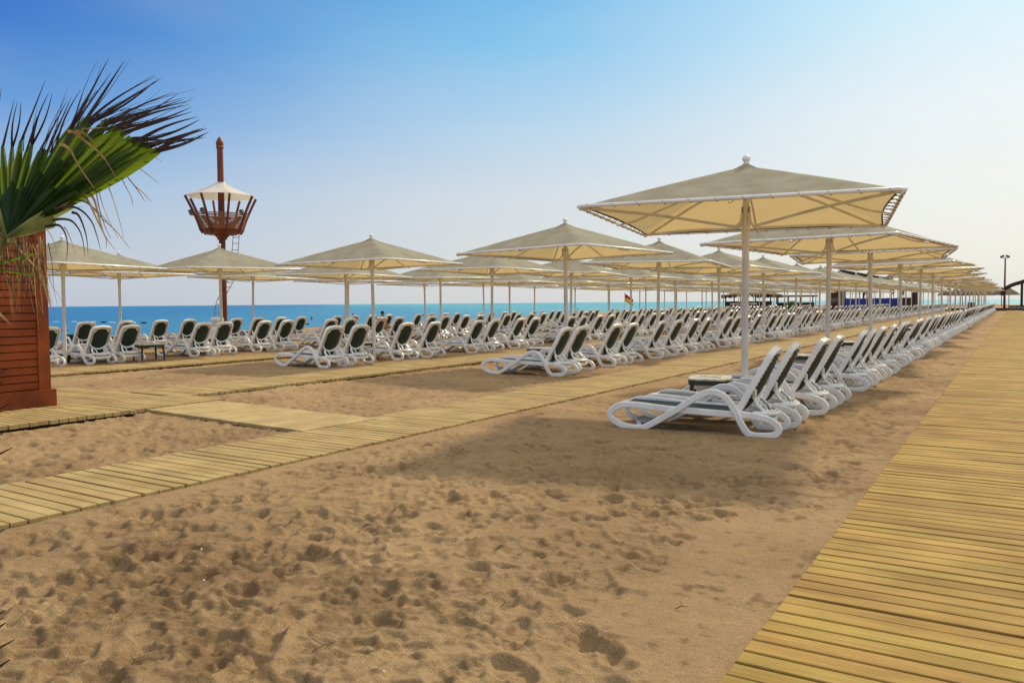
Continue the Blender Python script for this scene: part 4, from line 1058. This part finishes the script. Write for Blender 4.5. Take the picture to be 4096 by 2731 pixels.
# ------------------------------------------------------------------ things on the water
def on_sea(px_,py_):
    v=ray(px_,py_); t_=(-.5-EYE)/v.z; return Vector((0,0,EYE))+v*t_
bu=[(223,1290,0),(260,1290,1),(296,1290,0),(335,1289.5,2),(373,1290,0),(414,1291,2),(448,1293,0),(532,1293,0),(575,1293,2),(668,1292,2),(762,1292,2),(1225,1299,2),(1563,1263,0),(1698,1263,2),(1838,1263,2),(2310,1236,2)]
for i,(px_,py_,k_) in enumerate(bu):
    q=MB(); m_={0:M_white,1:M_red,2:M_slot}[k_]; R3=Matrix.Rotation(YAW,3,'Z')
    c_=[(0,0,0)]; q.sweep([side*-.55*(1 if k_ else .8),side*-.45,side*.45,side*.55*(1 if k_ else .8)],rsec(.26,.26,.4),m_,False,(0,0,1),True,[.6,1,1,.6]); pass
    o=q.build('buoy',None,True); o.location=on_sea(px_,py_)+Vector((0,0,.08)); s_=min(.62,o.location.length/160); o.scale=(s_,s_,s_)
    tag(o,'%s float of the swimming line, %s from the left on the water'%({0:'white',1:'reddish',2:'dark'}[k_],ORD[i]),'buoy','floats marking the swimming area')
q=MB(); q.sweep([side*-.35,side*-.2,side*.2,side*.35],rsec(.2,.16,.4),M_red,False,(0,0,1),True,[.5,1,1,.5]); o=q.build('buoy',None,True); o.location=on_sea(256,1323)+Vector((0,0,.06)); tag(o,'red float alone near shore right of the first fourth-row pole','buoy')
for px_,py_,lab in ((1246,1281,'swimmer with dark hair, head and shoulders above the water'),(1410,1264,'more distant swimmer seen just left of the third-row pole')):
    J=[(0,0,-.35),(0,0,.0),(0,0,.10),(0,.02,.20),(0,.02,.33),(.2,0,.02),(.3,-.1,-.15),(-.2,0,.02),(-.3,-.1,-.15)]
    o=figure('person',on_sea(px_,py_),0,J,[(0,1),(1,2),(2,3),(3,4),(1,5),(5,6),(1,7),(7,8)],[.14,.13,.055,.09,.08,.07,.05,.07,.05],None,lab,1.1)
    q=MB(); q.lathe([(.001,.11),(.07,.09),(.11,.03),(.115,-.05),(.08,-.13)],M_hair,10,(0,.03,.36)); q.build('hair',o,True)
p=on_sea(1985,1214.6); bt=empty('speedboat',(p.x*.55,p.y*.55,-.5)); tag(bt,'tiny white speedboat with wake near the horizon','boat')
q=MB(); vs=[]; 
for i in range(9):
    f_=i/8; wd=.9*(1-max(0,(f_-.55)/.45)**2); vs+=[(f_*6-3,-wd,.7+.25*f_),(f_*6-3,wd,.7+.25*f_),(f_*6-3,wd*.6,0),(f_*6-3,-wd*.6,0)]
q.add(vs,[(i*4+j,i*4+(j+1)%4,i*4+4+(j+1)%4,i*4+4+j) for i in range(8) for j in range(4)]+[(3,2,1,0)],M_white); q.build('hull',bt); q=MB(); q.box((-.6,-.6,.8),(.8,.6,1.3),M_darkw); q.build('cabin',bt)
q=MB(); q.sweep([(-3,0,.1),(-9,0,.18),(-20,0,.08)],rsec(2.2,.3),M_towel,False,(0,0,1),True,[.5,1,1.3]); q.build('wake',bt); bt.rotation_euler=(0,0,rad(200))

# ------------------------------------------------------------------ small things among the loungers
q=MB(); q.lathe([(.10,0),(.115,.02),(.145,.26),(.15,.28),(.14,.28),(.10,.03)],M_basket,16)
for i in range(9): q.tube([((.117+.0033*i)*math.cos(t_),(.117+.0033*i)*math.sin(t_),.03+.028*i) for t_ in [2*math.pi*j/16 for j in range(16)]],.008,M_basket,4,True)
o=q.build('waste_basket',None,True); v=ray(262,1448); t_=-EYE/v.z; o.location=(v.x*t_,v.y*t_,0); tag(o,'woven green basket at the foot of the leftmost parasol pole','basket')
q=MB(); q.lathe([(.13,0),(.20,.02),(.24,.2),(.245,.24),(.22,.24),(.15,.06)],M_roofd,18); o=q.build('tub',None,True); dT=(Vector((-27.9,15.2,0))).dot(fw); p=at_depth(288,1360,dT); o.location=(p.x,p.y,.34); tag(o,'dark round tub resting on a seaside lounger at the left','tub')
tw=empty('dummy') ; bpy.data.objects.remove(tw)
r=random.Random(8); dT=Vector((-26.6,19.6,0)).dot(fw); k_=0
for j in range(4):
    for i in range(3-(j==3)):
        px_=852+i*15+r.uniform(-4,4)+j*2; py_=1335-j*19; p=at_depth(px_,py_,dT+r.uniform(-.15,.15))
        q=MB(); L_=r.uniform(.14,.2); ang=r.uniform(-.6,.6); dv=Vector((math.cos(ang+YAW),math.sin(ang+YAW),r.uniform(-.1,.1)))
        q.tube([dv*-L_,dv*-L_*.9,dv*-L_*.3,dv*L_*.3,dv*L_*.9,dv*L_],.085,M_towel,12,False,[.6,1,1.06,1.0,.97,.6]); q.tube([dv*(-L_*1.005),dv*(-L_*1.03)],.04,M_cream,8)
        o=q.build('rolled_towel',None,True); o.location=p; k_+=1
        tag(o,'rolled white towel heaped beside the mast foot among others alike','towel','heap of rolled white towels')
q=MB(); q.box((-.35,-.3,0),(.35,.3,.56),M_white); q.box((-.38,-.33,.56),(.38,.33,.60),M_white); o=q.build('towel_cart'); p=at_depth(868,1345,dT); o.location=(p.x,p.y,0); o.rotation_euler=(0,0,YAW); tag(o,'white towel cart under the heap of rolled towels','cart')
# seated person and striped towel
SIT=[(0,0,.48),(0,.02,.68),(0,.03,.92),(0,.02,1.02),(0,0,1.11),(0,0,1.20),(.18,.02,.90),(.22,-.10,.68),(.14,-.30,.60),(-.18,.02,.90),(-.24,-.08,.68),(-.16,-.28,.58),(.10,-.10,.46),(.12,-.48,.50),(.12,-.55,.12),(.12,-.68,.06),(-.10,-.10,.46),(-.12,-.48,.50),(-.12,-.55,.12),(-.12,-.68,.06)]
X_=-21.1; Y_=at_depth(1531,1262,1); v=ray(1531,1262); o=figure('person',(X_-5.3,(X_-5.3)/v.x*v.y,-.06),rad(120),SIT,SE,SR,None,'person with dark hair sitting among the seaside loungers, seen from behind',.98)
head_bits(o,SIT,.98); clothes(o,SIT,[(0,2,.155,.0,.55)],.98,M_cloth2,'top')
ms2=mat('striped_towel',(.75,.70,.62),.9,.1,.05); t=ms2.node_tree; b=t.nodes['Principled BSDF']; c=N('ShaderNodeTexCoord',t); wv=N('ShaderNodeTexWave',t); wv.bands_direction='Y'; wv.inputs['Scale'].default_value=5.5; t.links.new(c.outputs['Object'],wv.inputs['Vector'])
t.links.new(mix(rng_(wv.outputs['Color'],.45,.55),(.78,.74,.68),(.42,.22,.18)),b.inputs['Base Color'])
q=MB(); vs=[]
for i in range(13):
    f_=i/12; 
    if f_<.42: l,w_=.38+.45*f_/.42,.045
    elif f_<.58: l,w_=.83+.015*math.sin((f_-.42)/.16*math.pi),.045-.09*(f_-.42)/.16
    else: l,w_=.83-.5*(f_-.58)/.42,-.045
    for j in range(7): y=-.29+.58*j/6; vs.append(bk(l+.01*math.sin(j*2),y,w_))
q.add(vs,[(i*7+j,i*7+j+1,i*7+8+j,i*7+7+j) for i in range(12) for j in range(6)],ms2)
o=q.build('striped_towel',None,True); ys=[s_[1] for s_ in slots if s_[0]==3]; v=ray(1480,1262); yt=min([s_[1] for s_ in slots if s_[0]==3],key=lambda y:abs(y-(-20.95/v.x*v.y)))
for ob in COL.objects:
    if ob.name.startswith('sun_lounger') and ob.parent is None and abs(ob.location.x-ROWX[3])<.3 and abs(ob.location.y-yt)<.05: o.location=ob.location; o.rotation_euler=ob.rotation_euler
tag(o,'red and cream striped towel draped over a fourth-row lounger back','towel')

# ------------------------------------------------------------------ litter on the sand
def on_sand(px_,py_): v=ray(px_,py_); t_=-EYE/v.z; return Vector((0,0,EYE))+v*t_
for i,(px_,py_,lab) in enumerate(((1533,2693,'small white shell in the sand at the bottom edge'),(805,2200,'pale pebble on the damp dark sand at left'),(815,2325,'grey flat stone near the middle of the damp sand'),(3219,2276,'little shell close to the right boardwalk'),(2288,1863,'white speck of shell below the nearest lounger foot'))):
    q=MB(); q.lathe([(.002,-.004),(.008,-.002),(.010,.002),(.006,.007),(.001,.009)],M_shell,9); o=q.build('shell',None,True); o.location=on_sand(px_,py_)+Vector((0,0,.006)); o.scale=(1,.7,1); tag(o,lab,'shell')
for i,(px_,py_,a_,L_,lab) in enumerate(((2700,2440,.5,.07,'short straw twig beside the pit left of the right boardwalk'),(2070,2225,-.4,.06,'thin pale twig in the middle of the footprints'),(1240,2620,1.4,.14,'upright forked dry twig at the bottom left'),(495,2680,1.3,.10,'thin dry twig near the bottom left corner'),(1515,1915,.3,.05,'dark scrap of bark in the sand'),(2005,2430,1.1,.05,'tiny pale twig inside a footprint'))):
    q=MB(); q.tube([(0,0,.004),(L_*.5*math.cos(a_),L_*.5*math.sin(a_),.02),(L_*math.cos(a_),L_*math.sin(a_),.014)],.0028,M_twig,5,False,[1,.9,.4]); q.tube([(L_*.5*math.cos(a_),L_*.5*math.sin(a_),.02),(L_*.7*math.cos(a_+.9),L_*.7*math.sin(a_+.9),.03)],.0018,M_twig,4); o=q.build('twig'); o.location=on_sand(px_,py_)+Vector((0,0,.004)); tag(o,lab,'twig')
